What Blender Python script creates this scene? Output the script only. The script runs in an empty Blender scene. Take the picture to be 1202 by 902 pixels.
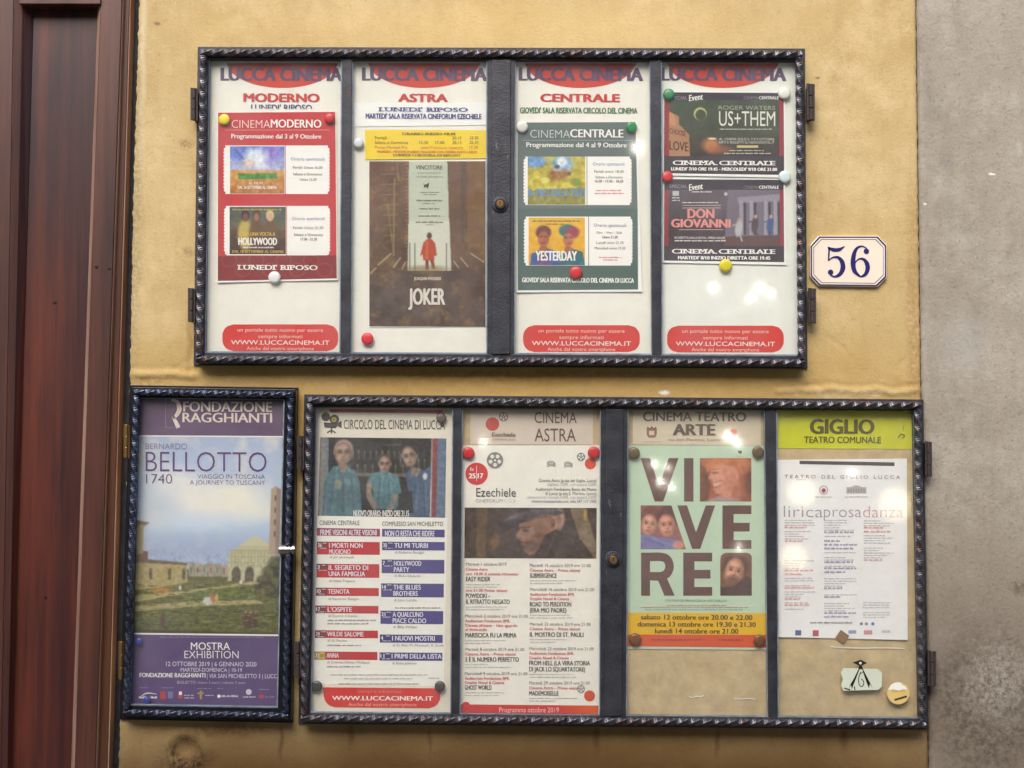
import bpy, bmesh, math, random
import numpy as np
from mathutils import Vector, noise

random.seed(7)
rng = np.random.default_rng(7)
sc = bpy.context.scene
COL = sc.collection

# ------------------------------------------------------------------ camera
CAM_D, PITCH, CAM_Z, FPX = 3.0, math.radians(2.6), 1.60, 1500.0
cam_data = bpy.data.cameras.new('camera')
cam_data.sensor_width = 36.0
cam_data.lens = 36.0 * FPX / 1202.0
cam_data.clip_end = 500
cam = bpy.data.objects.new('camera', cam_data)
COL.objects.link(cam)
cam.location = (0, -CAM_D, CAM_Z)
cam.rotation_euler = (math.radians(90) + PITCH, 0, 0)
sc.camera = cam

# ------------------------------------------------------------------ sky and sun
SUN_EL, SUN_AZ = math.radians(44), math.radians(196)     # high, from above the street and a little to the left
w = bpy.data.worlds.new('World'); sc.world = w; w.use_nodes = True
nt = w.node_tree; nt.nodes.clear()
sky = nt.nodes.new('ShaderNodeTexSky'); sky.sky_type = 'NISHITA'; sky.sun_disc = False
sky.sun_elevation = SUN_EL; sky.sun_rotation = SUN_AZ
sky.air_density = 1.0; sky.dust_density = 3.5; sky.ozone_density = 1.0
bg = nt.nodes.new('ShaderNodeBackground'); bg.inputs[1].default_value = 0.13
wo = nt.nodes.new('ShaderNodeOutputWorld')
nt.links.new(sky.outputs[0], bg.inputs[0]); nt.links.new(bg.outputs[0], wo.inputs[0])
sd = bpy.data.lights.new('sun', 'SUN'); sd.energy = 1.1; sd.angle = math.radians(36); sd.color = (1.0, 0.97, 0.93)
sun = bpy.data.objects.new('sun', sd); COL.objects.link(sun)
sdir = Vector((math.sin(SUN_AZ) * math.cos(SUN_EL), math.cos(SUN_AZ) * math.cos(SUN_EL), math.sin(SUN_EL)))
sun.rotation_euler = (-sdir).to_track_quat('-Z', 'Y').to_euler()
sun.location = (0, -3, 6)
sc.view_settings.view_transform = 'Standard'
sc.view_settings.look = 'None'
sc.view_settings.exposure = 1.0
sc.view_settings.gamma = 1.0

# ------------------------------------------------------------------ measuring: a point of the place at depth y
_ca, _sa = math.cos(PITCH), math.sin(PITCH)
def P(px, py, y):
    px = np.asarray(px, float); py = np.asarray(py, float); y = np.asarray(y, float)
    dx = (px - 601.0) / FPX; dz = (451.0 - py) / FPX
    dy = _ca - _sa * dz; dzz = _sa + _ca * dz
    t = (y + CAM_D) / dy
    X, Y, Z = np.broadcast_arrays(dx * t, y, CAM_Z + dzz * t)
    return np.stack([X, Y, Z], -1)
S = 0.002            # metres per photo pixel on the wall

# ------------------------------------------------------------------ materials
def lin(c):
    c = np.asarray(c, float) / 255.0
    return np.where(c <= 0.04045, c / 12.92, ((c + 0.055) / 1.055) ** 2.4)
def rgba(c):
    v = lin(c); return (float(v[0]), float(v[1]), float(v[2]), 1.0)
MATS = {}
def mat(name, c, rough=0.6, metal=0.0, var=0.0, vscale=30.0, bump=0.0, bscale=200.0, spec=0.4, c2=None, stretch=(1, 1, 1), coat=0.0, detail=6):
    if name in MATS: return MATS[name]
    m = bpy.data.materials.new(name); m.use_nodes = True; MATS[name] = m
    n = m.node_tree; b = n.nodes['Principled BSDF']
    b.inputs['Roughness'].default_value = rough; b.inputs['Metallic'].default_value = metal
    b.inputs['Specular IOR Level'].default_value = spec
    b.inputs['Coat Weight'].default_value = coat; b.inputs['Coat Roughness'].default_value = 0.15
    b.inputs['Base Color'].default_value = rgba(c)
    if var > 0 or bump > 0 or c2 is not None:
        tc = n.nodes.new('ShaderNodeTexCoord'); mp = n.nodes.new('ShaderNodeMapping'); mp.inputs['Scale'].default_value = stretch
        n.links.new(tc.outputs['Object'], mp.inputs[0])
    if var > 0 or c2 is not None:
        t = n.nodes.new('ShaderNodeTexNoise'); t.inputs['Scale'].default_value = vscale; t.inputs['Detail'].default_value = detail; t.inputs['Roughness'].default_value = 0.65
        n.links.new(mp.outputs[0], t.inputs['Vector'])
        r = n.nodes.new('ShaderNodeValToRGB'); r.color_ramp.elements[0].position = 0.32; r.color_ramp.elements[1].position = 0.68
        A = rgba(c); B = rgba(c2) if c2 is not None else tuple(min(1, x * (1 - var)) for x in A[:3]) + (1,)
        r.color_ramp.elements[0].color = A; r.color_ramp.elements[1].color = B
        n.links.new(t.outputs['Fac'], r.inputs[0]); n.links.new(r.outputs[0], b.inputs['Base Color'])
    if bump > 0:
        t2 = n.nodes.new('ShaderNodeTexNoise'); t2.inputs['Scale'].default_value = bscale; t2.inputs['Detail'].default_value = 4
        n.links.new(mp.outputs[0], t2.inputs['Vector'])
        bp = n.nodes.new('ShaderNodeBump'); bp.inputs['Strength'].default_value = bump; bp.inputs['Distance'].default_value = 0.002
        n.links.new(t2.outputs['Fac'], bp.inputs['Height']); n.links.new(bp.outputs[0], b.inputs['Normal'])
    return m
def ink(c):                      # printed colour
    return mat('ink_%02x%02x%02x' % tuple(int(v) for v in c), c, rough=0.55, spec=0.25)
def paper(name, c, var=0.08):
    return mat(name, c, rough=0.6, var=var, vscale=14, bump=0.25, bscale=12, spec=0.25)

M_print = bpy.data.materials.new('printed_picture'); M_print.use_nodes = True
_n = M_print.node_tree; _a = _n.nodes.new('ShaderNodeAttribute'); _a.attribute_name = 'Col'
_n.links.new(_a.outputs['Color'], _n.nodes['Principled BSDF'].inputs['Base Color']); _n.nodes['Principled BSDF'].inputs['Roughness'].default_value = 0.5
_n.nodes['Principled BSDF'].inputs['Specular IOR Level'].default_value = 0.25

def glass_mat(name, dust, refl, tint):
    m = bpy.data.materials.new(name); m.use_nodes = True; n = m.node_tree; n.nodes.clear()
    out = n.nodes.new('ShaderNodeOutputMaterial'); tr = n.nodes.new('ShaderNodeBsdfTransparent'); tr.inputs[0].default_value = tint
    df = n.nodes.new('ShaderNodeBsdfDiffuse'); df.inputs[0].default_value = (0.75, 0.76, 0.78, 1)
    gl = n.nodes.new('ShaderNodeBsdfGlossy'); gl.inputs['Roughness'].default_value = 0.05
    m1 = n.nodes.new('ShaderNodeMixShader'); m2 = n.nodes.new('ShaderNodeMixShader')
    tc = n.nodes.new('ShaderNodeTexCoord'); t = n.nodes.new('ShaderNodeTexNoise'); t.inputs['Scale'].default_value = 7; t.inputs['Detail'].default_value = 7; t.inputs['Roughness'].default_value = 0.7
    r = n.nodes.new('ShaderNodeMapRange'); r.inputs[1].default_value = 0.35; r.inputs[2].default_value = 0.75; r.inputs[3].default_value = dust * 0.45; r.inputs[4].default_value = dust * 1.9
    n.links.new(tc.outputs['Object'], t.inputs['Vector']); n.links.new(t.outputs['Fac'], r.inputs[0]); n.links.new(r.outputs[0], m1.inputs[0])
    n.links.new(tr.outputs[0], m1.inputs[1]); n.links.new(df.outputs[0], m1.inputs[2])
    lw = n.nodes.new('ShaderNodeFresnel'); lw.inputs[0].default_value = refl
    ge = n.nodes.new('ShaderNodeNewGeometry'); iv = n.nodes.new('ShaderNodeMath'); iv.operation = 'SUBTRACT'; iv.inputs[0].default_value = 1.0; n.links.new(ge.outputs['Backfacing'], iv.inputs[1])
    mu = n.nodes.new('ShaderNodeMath'); mu.operation = 'MULTIPLY'; n.links.new(iv.outputs[0], mu.inputs[0]); n.links.new(lw.outputs[0], mu.inputs[1])
    n.links.new(mu.outputs[0], m2.inputs[0]); n.links.new(m1.outputs[0], m2.inputs[1]); n.links.new(gl.outputs[0], m2.inputs[2])
    n.links.new(m2.outputs[0], out.inputs[0]); return m
M_glass = glass_mat('dusty_glass', 0.028, 1.62, (0.985, 0.995, 0.99, 1))

M_slate = mat('slate_painted_iron', (60, 62, 70), rough=0.45, metal=0.2, c2=(34, 35, 42), vscale=22, bump=0.5, bscale=260, spec=0.5)
def worn(m, col, scale, lo, hi, stretch, k):
    n = m.node_tree; b = n.nodes['Principled BSDF']; src = b.inputs['Base Color'].links[0].from_socket; tc = n.nodes.new('ShaderNodeTexCoord')
    mp = n.nodes.new('ShaderNodeMapping'); mp.inputs['Scale'].default_value = stretch; n.links.new(tc.outputs['Object'], mp.inputs[0])
    t = n.nodes.new('ShaderNodeTexNoise'); t.inputs['Scale'].default_value = scale; t.inputs['Detail'].default_value = 8; t.inputs['Roughness'].default_value = 0.75; n.links.new(mp.outputs[0], t.inputs['Vector'])
    r = n.nodes.new('ShaderNodeMapRange'); r.inputs[1].default_value = lo; r.inputs[2].default_value = hi; r.inputs[4].default_value = k; n.links.new(t.outputs['Fac'], r.inputs[0])
    x = n.nodes.new('ShaderNodeMix'); x.data_type = 'RGBA'; n.links.new(r.outputs[0], x.inputs[0]); n.links.new(src, x.inputs[6]); x.inputs[7].default_value = rgba(col); n.links.new(x.outputs[2], b.inputs['Base Color'])
worn(M_slate, (150, 146, 142), 60, 0.63, 0.72, (1, 1, .5), .75); worn(M_slate, (92, 62, 46), 24, 0.60, 0.72, (1, 1, 1), .6)
M_black = mat('black_painted_iron', (30, 31, 38), rough=0.3, metal=0.2, c2=(18, 18, 22), vscale=22, bump=0.4, bscale=260, spec=0.5)
M_rope = mat('twisted_slate_iron', (104, 104, 112), rough=0.3, metal=0.8, c2=(52, 49, 52), vscale=40, bump=0.35, bscale=400, spec=0.6)
worn(M_rope, (84, 60, 48), 30, 0.52, 0.66, (1, 1, 1), .9)
M_rope_dk = mat('twisted_black_iron', (84, 92, 112), rough=0.22, metal=0.85, c2=(46, 48, 58), vscale=28, bump=0.3, bscale=400, spec=0.6)
M_rust = mat('rusty_iron', (58, 57, 60), rough=0.6, metal=0.2, c2=(74, 60, 54), vscale=110, bump=0.8, bscale=300)
M_bead = mat('pale_glazing_bead', (150, 168, 184), rough=0.3, spec=0.5, c2=(96, 112, 130), vscale=30)
M_brass = mat('old_brass', (150, 118, 72), rough=0.35, metal=0.8)
M_chrome = mat('chrome', (178, 174, 168), rough=0.28, metal=1.0)
M_tan = mat('tan_board', (204, 180, 138), rough=0.8, c2=(178, 156, 118), vscale=26, bump=0.3, bscale=120, detail=9)

# ------------------------------------------------------------------ objects
def tag(o, label=None, cat=None, group=None, kind=None):
    if label: o['label'] = label
    if cat: o['category'] = cat
    if group: o['group'] = group
    if kind: o['kind'] = kind
    return o
def empty(name, loc, label, cat, group=None):
    o = bpy.data.objects.new(name, None); COL.objects.link(o); o.location = loc; o.empty_display_size = 0.05
    return tag(o, label, cat, group)
def mesh_obj(name, verts, faces, mats, parent=None, midx=None, smooth=False):
    off = np.array(parent.location) if parent else np.zeros(3)
    if parent and parent.parent: off = off + np.array(parent.parent.location)
    me = bpy.data.meshes.new(name)
    me.from_pydata((np.asarray(verts, float) - off).tolist(), [], faces)
    for m in (mats if isinstance(mats, list) else [mats]): me.materials.append(m)
    if midx is not None: me.polygons.foreach_set('material_index', midx)
    if smooth: me.polygons.foreach_set('use_smooth', [True] * len(me.polygons))
    me.update()
    o = bpy.data.objects.new(name, me); COL.objects.link(o)
    if parent: o.parent = parent
    return o
def bevel(o, w_=0.0012, seg=2):
    md = o.modifiers.new('bevel', 'BEVEL'); md.width = w_; md.segments = seg; md.limit_method = 'ANGLE'; return o
def prism_v(poly, yf, yb):
    """outline in photo px measured at front depth yf, real thickness back to yb"""
    f = P([p[0] for p in poly], [p[1] for p in poly], yf); b = f.copy(); b[:, 1] = yb
    n = len(poly); v = np.concatenate([f, b])
    F = [list(range(n)), list(range(2 * n - 1, n - 1, -1))] + [[i, i + n, (i + 1) % n + n, (i + 1) % n] for i in range(n)]
    return v, F
def prism(name, poly, yf, yb, m, parent=None, bev=0.0012):
    v, F = prism_v(poly, yf, yb)
    o = mesh_obj(name, v, F, m, parent)
    if bev: bevel(o, bev)
    return o
def lathe(center, axis, prof, seg=24):
    """prof: (radius, distance along axis)"""
    a = Vector(axis).normalized(); u = a.orthogonal().normalized(); w2 = a.cross(u)
    V, F = [], []
    for r, d in prof:
        for k in range(seg):
            t = 2 * math.pi * k / seg
            V.append(tuple(Vector(center) + a * d + u * (r * math.cos(t)) + w2 * (r * math.sin(t))))
    for i in range(len(prof) - 1):
        for k in range(seg):
            F.append([i * seg + k, i * seg + (k + 1) % seg, (i + 1) * seg + (k + 1) % seg, (i + 1) * seg + k])
    F.append(list(range(seg))[::-1]); F.append([(len(prof) - 1) * seg + k for k in range(seg)])
    return V, F
def box_v(c, s):
    x, y, z = c; a, b, d = [q / 2 for q in s]
    V = [(x + i * a, y + j * b, z + k * d) for i in (-1, 1) for j in (-1, 1) for k in (-1, 1)]
    return V, [[0, 1, 3, 2], [4, 6, 7, 5], [0, 4, 5, 1], [2, 3, 7, 6], [0, 2, 6, 4], [1, 5, 7, 3]]
def merge(*vf):
    V, F = [], []
    for v, f in vf:
        o = len(V); V += [tuple(q) for q in v]; F += [[i + o for i in q] for q in f]
    return V, F
def twisted(name, A, B, yc, half, lead, m, parent, phase=0.0, flip=1):
    """a square iron bar twisted about its own length"""
    a = Vector(P(A[0], A[1], yc)); b = Vector(P(B[0], B[1], yc)); d = (b - a); L = d.length; d.normalize()
    u = Vector((0, -1, 0)); w2 = d.cross(u).normalized(); n = max(8, int(L / 0.0045))
    prof = []
    for q in range(4):                                    # square with softened corners
        for e in (-0.09, 0.09):
            t = math.pi / 4 + q * math.pi / 2 + e
            prof.append((half * 1.42 * math.cos(t), half * 1.42 * math.sin(t)))
    V, F = [], []
    for i in range(n + 1):
        s = L * i / n; th = flip * 2 * math.pi * s / lead + phase; c, sn = math.cos(th), math.sin(th)
        wob = 1 + 0.04 * noise.noise(Vector((s * 30, phase, 1)))
        for (x, y) in prof:
            V.append(tuple(a + d * s + u * ((x * c - y * sn) * wob) + w2 * ((x * sn + y * c) * wob)))
    k = len(prof)
    for i in range(n):
        for j in range(k): F.append([i * k + j, i * k + (j + 1) % k, (i + 1) * k + (j + 1) % k, (i + 1) * k + j])
    F.append(list(range(k))[::-1]); F.append([n * k + j for j in range(k)])
    return mesh_obj(name, V, F, m, parent, smooth=False)

# ------------------------------------------------------------------ lettering (built-in font turned into flat glyph outlines)
GL = {}
def _txt_mesh(body, off):
    cu = bpy.data.curves.new('g', 'FONT'); cu.body = body; cu.resolution_u = 3; cu.offset = off; cu.fill_mode = 'FRONT'
    o = bpy.data.objects.new('g', cu); COL.objects.link(o)
    me = o.to_mesh(); n = len(me.vertices); v = np.zeros(n * 3); me.vertices.foreach_get('co', v); v = v.reshape(-1, 3)[:, :2].copy()
    f = [list(p.vertices) for p in me.polygons]; o.to_mesh_clear(); bpy.data.objects.remove(o); bpy.data.curves.remove(cu)
    return v, f
_HH = None
def glyph(ch, wgt):
    global _HH
    k = (ch, wgt)
    if k in GL: return GL[k]
    if _HH is None:
        v, _ = _txt_mesh('HH', 0); _HH = (v[:, 0].max() - v[:, 0].min())
        v, _ = _txt_mesh('H', 0); GL['cap'] = v[:, 1].max() - v[:, 1].min()
    v, _ = _txt_mesh('H' + ch + 'H', 0); adv = (v[:, 0].max() - v[:, 0].min()) - _HH
    if ch == ' ': GL[k] = (np.zeros((0, 2)), [], adv)
    else:
        v, f = _txt_mesh(ch, min(wgt, 0.0)); GL[k] = (v, f, adv)
    return GL[k]
SERIF = {'I': [(.5, 't'), (.5, 'b')], 'N': [(.08, 't'), (.08, 'b'), (.92, 't')], 'E': [(.12, 't'), (.12, 'b')], 'M': [(.1, 't'), (.1, 'b'), (.9, 't'), (.9, 'b')],
         'A': [(.06, 'b'), (.94, 'b')], 'T': [(.5, 'b')], 'R': [(.12, 't'), (.12, 'b'), (.92, 'b')], 'L': [(.12, 't'), (.12, 'b')], 'U': [(.1, 't'), (.9, 't')], 'D': [(.12, 't'), (.12, 'b')], 'P': [(.12, 't'), (.12, 'b')]}
THIN, REG, BOLD, HEAVY = -0.012, 0.0, 0.02, 0.04
ULTRA = 0.06
OVER = {0.06: [(-.062, -.008), (-.02, .008), (.02, -.008), (.062, .008)], 0.02: [(-.024, 0), (.024, 0)], 0.04: [(-.05, -.012), (0, .012), (.05, -.012)]}

class Flat:
    """one printed sheet: a top-level thing whose parts are sheet, lettering, pictures ..."""
    def __init__(self, name, label, cat, box, y, curl=None, group=None):
        self.y = y; self.curl = curl; x0, y0, x1, y1 = box; self.box = box
        self.root = empty(name, tuple(P((x0 + x1) / 2, y1, y)), label, cat, group)
        self.parts = {}
    def depth(self, px, py, layer):
        d = np.full(np.shape(px), self.y, float)
        if self.curl is not None: d = d - self.curl(np.asarray(px, float), np.asarray(py, float))
        return d - 0.0003 * layer
    def add(self, part, pts, faces, m, layer=1):
        pts = np.asarray(pts, float).reshape(-1, 2)
        if part in ('title_bar', 'banner') and np.max(layer) <= 2: self.k = getattr(self, 'k', 0) + 1; part = part + '#%d' % self.k
        elif part in ('title_bar', 'banner') and hasattr(self, 'k'): part = part + '#%d' % self.k
        if len(pts) == 0: return
        a = self.parts.setdefault(part, dict(v=[], f=[], m=[], mats=[], n=0))
        if m not in a['mats']: a['mats'].append(m)
        mi = a['mats'].index(m)
        a['v'].append(P(pts[:, 0], pts[:, 1], self.depth(pts[:, 0], pts[:, 1], layer)))
        a['f'] += [[i + a['n'] for i in q] for q in faces]; a['m'] += [mi] * len(faces); a['n'] += len(pts)
    def quad(self, part, q, m, layer=1, cell=9.0):
        q = np.asarray(q, float)
        nx = max(1, int(np.hypot(*(q[1] - q[0])) / cell)); ny = max(1, int(np.hypot(*(q[3] - q[0])) / cell))
        if self.curl is None: nx = ny = 1
        u = np.linspace(0, 1, nx + 1); v = np.linspace(0, 1, ny + 1); U, V = np.meshgrid(u, v)
        pts = ((1 - U) * (1 - V))[..., None] * q[0] + (U * (1 - V))[..., None] * q[1] + (U * V)[..., None] * q[2] + ((1 - U) * V)[..., None] * q[3]
        w_ = nx + 1
        self.add(part, pts.reshape(-1, 2), [[j * w_ + i, (j + 1) * w_ + i, (j + 1) * w_ + i + 1, j * w_ + i + 1] for j in range(ny) for i in range(nx)], m, layer)
    def rect(self, part, x0, y0, x1, y1, m, layer=1):
        self.quad(part, [(x0, y0), (x1, y0), (x1, y1), (x0, y1)], m, layer)
    def poly(self, part, pts, m, layer=2): self.add(part, pts, [list(range(len(pts)))[::-1]], m, layer)
    def rowstrip(self, part, rows, m, layer=2, cell=9.0):
        w_ = max(b - a for a, b, _ in rows); nx = 1 if self.curl is None else max(1, int(w_ / cell)); V = []
        for a, b, y in rows:
            for i in range(nx + 1): V.append((a + (b - a) * i / nx, y))
        k = nx + 1
        self.add(part, V, [[j * k + i, (j + 1) * k + i, (j + 1) * k + i + 1, j * k + i + 1] for j in range(len(rows) - 1) for i in range(nx)], m, layer)
    def disc(self, part, cx, cy, r, m, layer=3, ry=None, seg=28):
        ry = ry or r
        self.poly(part, [(cx + r * math.cos(2 * math.pi * k / seg), cy + ry * math.sin(2 * math.pi * k / seg)) for k in range(seg)], m, layer)
    def stroke(self, part, pts, wd, m, layer=3, smooth=6):
        pts = [np.array(p, float) for p in pts]
        wd = wd if isinstance(wd, (list, tuple)) else [wd] * len(pts)
        if smooth and len(pts) > 2:
            Q, W = [], []
            for i in range(len(pts) - 1):
                p0 = pts[max(i - 1, 0)]; p1 = pts[i]; p2 = pts[i + 1]; p3 = pts[min(i + 2, len(pts) - 1)]
                for k in range(smooth):
                    t = k / smooth
                    Q.append(0.5 * ((2 * p1) + (-p0 + p2) * t + (2 * p0 - 5 * p1 + 4 * p2 - p3) * t * t + (-p0 + 3 * p1 - 3 * p2 + p3) * t ** 3)); W.append(wd[i] * (1 - t) + wd[i + 1] * t)
            Q.append(pts[-1]); W.append(wd[-1]); pts, wd = Q, W
        V = []
        for i, p in enumerate(pts):
            d = pts[min(i + 1, len(pts) - 1)] - pts[max(i - 1, 0)]; d = d / (np.hypot(*d) + 1e-9); n = np.array([-d[1], d[0]]) * wd[i] / 2
            V += [p + n, p - n]
        self.add(part, V, [[2 * i, 2 * i + 1, 2 * i + 3, 2 * i + 2] for i in range(len(pts) - 1)], m, layer)
    def text(self, s, x0, x1, yb, h, m, wgt=REG, layer=4, part='lettering', serif=False, slope=0.005, clip=None):
        segs, x = [], 0.0
        for ch in s:
            v, f, adv = glyph(ch, wgt); segs.append((x, v, f, adv, ch)); x += adv
        cap = GL['cap']; vis = [q for q in segs if len(q[1])]
        lo = vis[0][0] + vis[0][1][:, 0].min(); hi = vis[-1][0] + vis[-1][1][:, 0].max()
        kx = (x1 - x0) / (hi - lo); ky = h / cap; xm = (x0 + x1) / 2
        VV, FF, n = [], [], 0
        LL = []
        for gx, v, f, adv, ch in vis:
            for ko, (ox, oy) in enumerate(OVER.get(wgt, [(0, 0)])):
                X = x0 + (gx + ox + v[:, 0] - lo) * kx; Y = yb - (v[:, 1] + oy) * ky
                VV.append(np.stack([X, Y], -1)); LL.append(np.full(len(v), layer + 0.12 * ko)); FF += [[i + n for i in q] for q in f]; n += len(v)
            if serif and ch in SERIF:
                a, b = X.min(), X.max(); sw = h * 0.34 * (x1 - x0) / (len(s) * h) ; th = h * 0.17
                for fr, e in SERIF[ch]:
                    c = a + (b - a) * fr; yy = (yb - h) if e == 't' else yb - th
                    VV.append(np.array([(c - sw, yy), (c - sw, yy + th), (c + sw, yy + th), (c + sw, yy)])); FF.append([n, n + 1, n + 2, n + 3]); LL.append(np.full(4, layer + 0.45)); n += 4
        V = np.concatenate(VV)
        if clip is not None: V[:, 1] = np.minimum(V[:, 1], clip)
        V[:, 1] += slope * (V[:, 0] - xm)
        if part == 'lettering':
            if h >= 6.5: self.q = getattr(self, 'q', 0) + 1; part = 'lettering#%d' % self.q
            else: part = 'fine_print'
        self.add(part, V, FF, m, np.concatenate(LL))
    def greek(self, x0, x1, y, h, m, layer=4, part='fine_print', word=(3, 9)):
        """a line of print too small to be read"""
        r = random.Random(int(x0 * 7 + y * 13)); x = x0; h = h * 0.85
        while x < x1 - 1:
            wd = min(r.uniform(*word), x1 - x); e = x + wd
            while x < e - .4:
                lw = r.uniform(.45, .95); t = h * r.uniform(.7, 1.25); self.add(part, [(x, y - t), (x, y), (x + lw, y), (x + lw, y - t)], [[0, 1, 2, 3]], m, layer); x += lw + r.uniform(.15, .4)
            x += r.uniform(0.6, 1.3)
    def picture(self, pic, q, layer=2, part='picture'):
        q = np.asarray(q, float); h, w_ = pic.a.shape[:2]
        U, V = np.meshgrid(np.linspace(0, 1, w_), np.linspace(0, 1, h))
        pts = (((1 - U) * (1 - V))[..., None] * q[0] + (U * (1 - V))[..., None] * q[1] + (U * V)[..., None] * q[2] + ((1 - U) * V)[..., None] * q[3]).reshape(-1, 2)
        vv = P(pts[:, 0], pts[:, 1], self.depth(pts[:, 0], pts[:, 1], layer))
        if pic.mask is None: F = [[j * w_ + i, (j + 1) * w_ + i, (j + 1) * w_ + i + 1, j * w_ + i + 1] for j in range(h - 1) for i in range(w_ - 1)]
        else: F = [[j * w_ + i, (j + 1) * w_ + i, (j + 1) * w_ + i + 1, j * w_ + i + 1] for j in range(h - 1) for i in range(w_ - 1) if pic.mask[j, i]]
        o = mesh_obj(part, vv, F, M_print, self.root)
        at = o.data.color_attributes.new('Col', 'FLOAT_COLOR', 'POINT')
        c = np.ones((h * w_, 4)); c[:, :3] = lin(np.clip(pic.a.reshape(-1, 3), 0, 255)); at.data.foreach_set('color', c.ravel())
    def done(self):
        for key, a in self.parts.items():
            nme = key.split('#')[0]
            o = mesh_obj(nme, np.concatenate(a['v']), a['f'], a['mats'], self.root, a['m'])
            if nme in ('fine_print', 'logo', 'print'): o['kind'] = 'stuff'
            if nme == 'sheet' and '#' not in key:
                md = o.modifiers.new('thickness', 'SOLIDIFY'); md.thickness = 0.0006; md.offset = -1 if self.curl is None else -1
        return self.root

class Pic:
    """a soft painting in photo px coordinates, later printed on a sheet"""
    def __init__(self, x0, y0, x1, y1, base=(128, 128, 128), k=1.0):
        self.n = (max(2, int((x1 - x0) / k)) + 1, max(2, int((y1 - y0) / k)) + 1)
        self.X, self.Y = np.meshgrid(np.linspace(x0, x1, self.n[0]), np.linspace(y0, y1, self.n[1]))
        self.a = np.ones(self.X.shape + (3,)) * np.array(base, float); self.mask = None; self.b = (x0, y0, x1, y1)
    def mix(self, m, c): m = np.clip(m, 0, 1)[..., None]; self.a = self.a * (1 - m) + np.array(c, float) * m; return self
    def vgrad(self, y0, y1, c0, c1):
        t = np.clip((self.Y - y0) / (y1 - y0), 0, 1)[..., None]; sel = ((self.Y >= y0 - .01) & (self.Y <= y1 + .01))[..., None]
        self.a = np.where(sel, np.array(c0, float) * (1 - t) + np.array(c1, float) * t, self.a); return self
    def ell(self, cx, cy, rx, ry, c, soft=0.25, ang=0, op=1.0):
        t = math.radians(ang); dx = self.X - cx; dy = self.Y - cy; u = (dx * math.cos(t) + dy * math.sin(t)) / rx; v = (-dx * math.sin(t) + dy * math.cos(t)) / ry
        d = np.sqrt(u * u + v * v); return self.mix(np.clip((1 + soft / 2 - d) / soft, 0, 1) * op, c)
    def poly(self, pts, c, op=1.0):
        acc = np.zeros(self.X.shape)
        for ox, oy in ((-.25, -.25), (.25, -.25), (-.25, .25), (.25, .25)):
            X = self.X + ox; Y = self.Y + oy; ins = np.zeros(X.shape, bool)
            for i in range(len(pts)):
                x1, y1 = pts[i]; x2, y2 = pts[(i + 1) % len(pts)]
                if y1 == y2: continue
                cnd = ((Y >= min(y1, y2)) & (Y < max(y1, y2))); xi = x1 + (Y - y1) * (x2 - x1) / (y2 - y1); ins ^= cnd & (X < xi)
            acc += ins / 4.0
        return self.mix(acc * op, c)
    def line(self, x1, y1, x2, y2, wd, c, op=1.0):
        dx, dy = x2 - x1, y2 - y1; L2 = dx * dx + dy * dy + 1e-9; t = np.clip(((self.X - x1) * dx + (self.Y - y1) * dy) / L2, 0, 1)
        d = np.hypot(self.X - x1 - t * dx, self.Y - y1 - t * dy); return self.mix(np.clip(wd / 2 + 0.5 - d, 0, 1) * op, c)
    def cloudy(self, amp, cell=8, c=None, seed=1, lo=0.5):
        r = np.random.default_rng(seed); H, W = self.X.shape; tot = np.zeros((H, W)); am = 1.0; s = 0
        while cell >= 1.5:
            gh, gw = int(H / cell) + 3, int(W / cell) + 3; g = r.random((gh, gw)); yy = np.arange(H) / cell; xx = np.arange(W) / cell
            yi = yy.astype(int); xi = xx.astype(int); fy = (yy - yi)[:, None]; fx = (xx - xi)[None, :]
            fy = fy * fy * (3 - 2 * fy); fx = fx * fx * (3 - 2 * fx)
            v = g[yi][:, xi] * (1 - fy) * (1 - fx) + g[yi + 1][:, xi] * fy * (1 - fx) + g[yi][:, xi + 1] * (1 - fy) * fx + g[yi + 1][:, xi + 1] * fy * fx
            tot += v * am; s += am; am *= 0.6; cell /= 2
        tot /= s
        if c is None: self.a = self.a + ((tot - 0.5) * 2 * amp)[..., None]
        else: self.mix((tot - lo) * amp, c)
        return self
    def grain(self, amp, seed=3):
        r = np.random.default_rng(seed); self.a = self.a + r.normal(0, amp, self.X.shape)[..., None]; return self
    def blur(self, n=1):
        for _ in range(n):
            q = np.pad(self.a, ((1, 1), (1, 1), (0, 0)), mode='edge')
            self.a = (q[1:-1, 1:-1] * 2 + q[:-2, 1:-1] + q[2:, 1:-1] + q[1:-1, :-2] + q[1:-1, 2:]) / 6
        return self
    def quadpts(self): x0, y0, x1, y1 = self.b; return [(x0, y0), (x1, y0), (x1, y1), (x0, y1)]

# ================================================================== SETTING
# ---- ground
def ground():
    xs = np.linspace(-12, 12, 49); ys = np.linspace(-12, 1.0, 27); V = [(x, y, 0.006 * noise.noise(Vector((x * 2, y * 2, 0)))) for y in ys for x in xs]
    n = len(xs); F = [[j * n + i, j * n + i + 1, (j + 1) * n + i + 1, (j + 1) * n + i] for j in range(len(ys) - 1) for i in range(n - 1)]
    tag(mesh_obj('ground', V, F, mat('street_stone', (128, 122, 114), rough=0.85, c2=(96, 92, 88), vscale=6, bump=0.6, bscale=40)), kind='structure')
ground()

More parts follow.
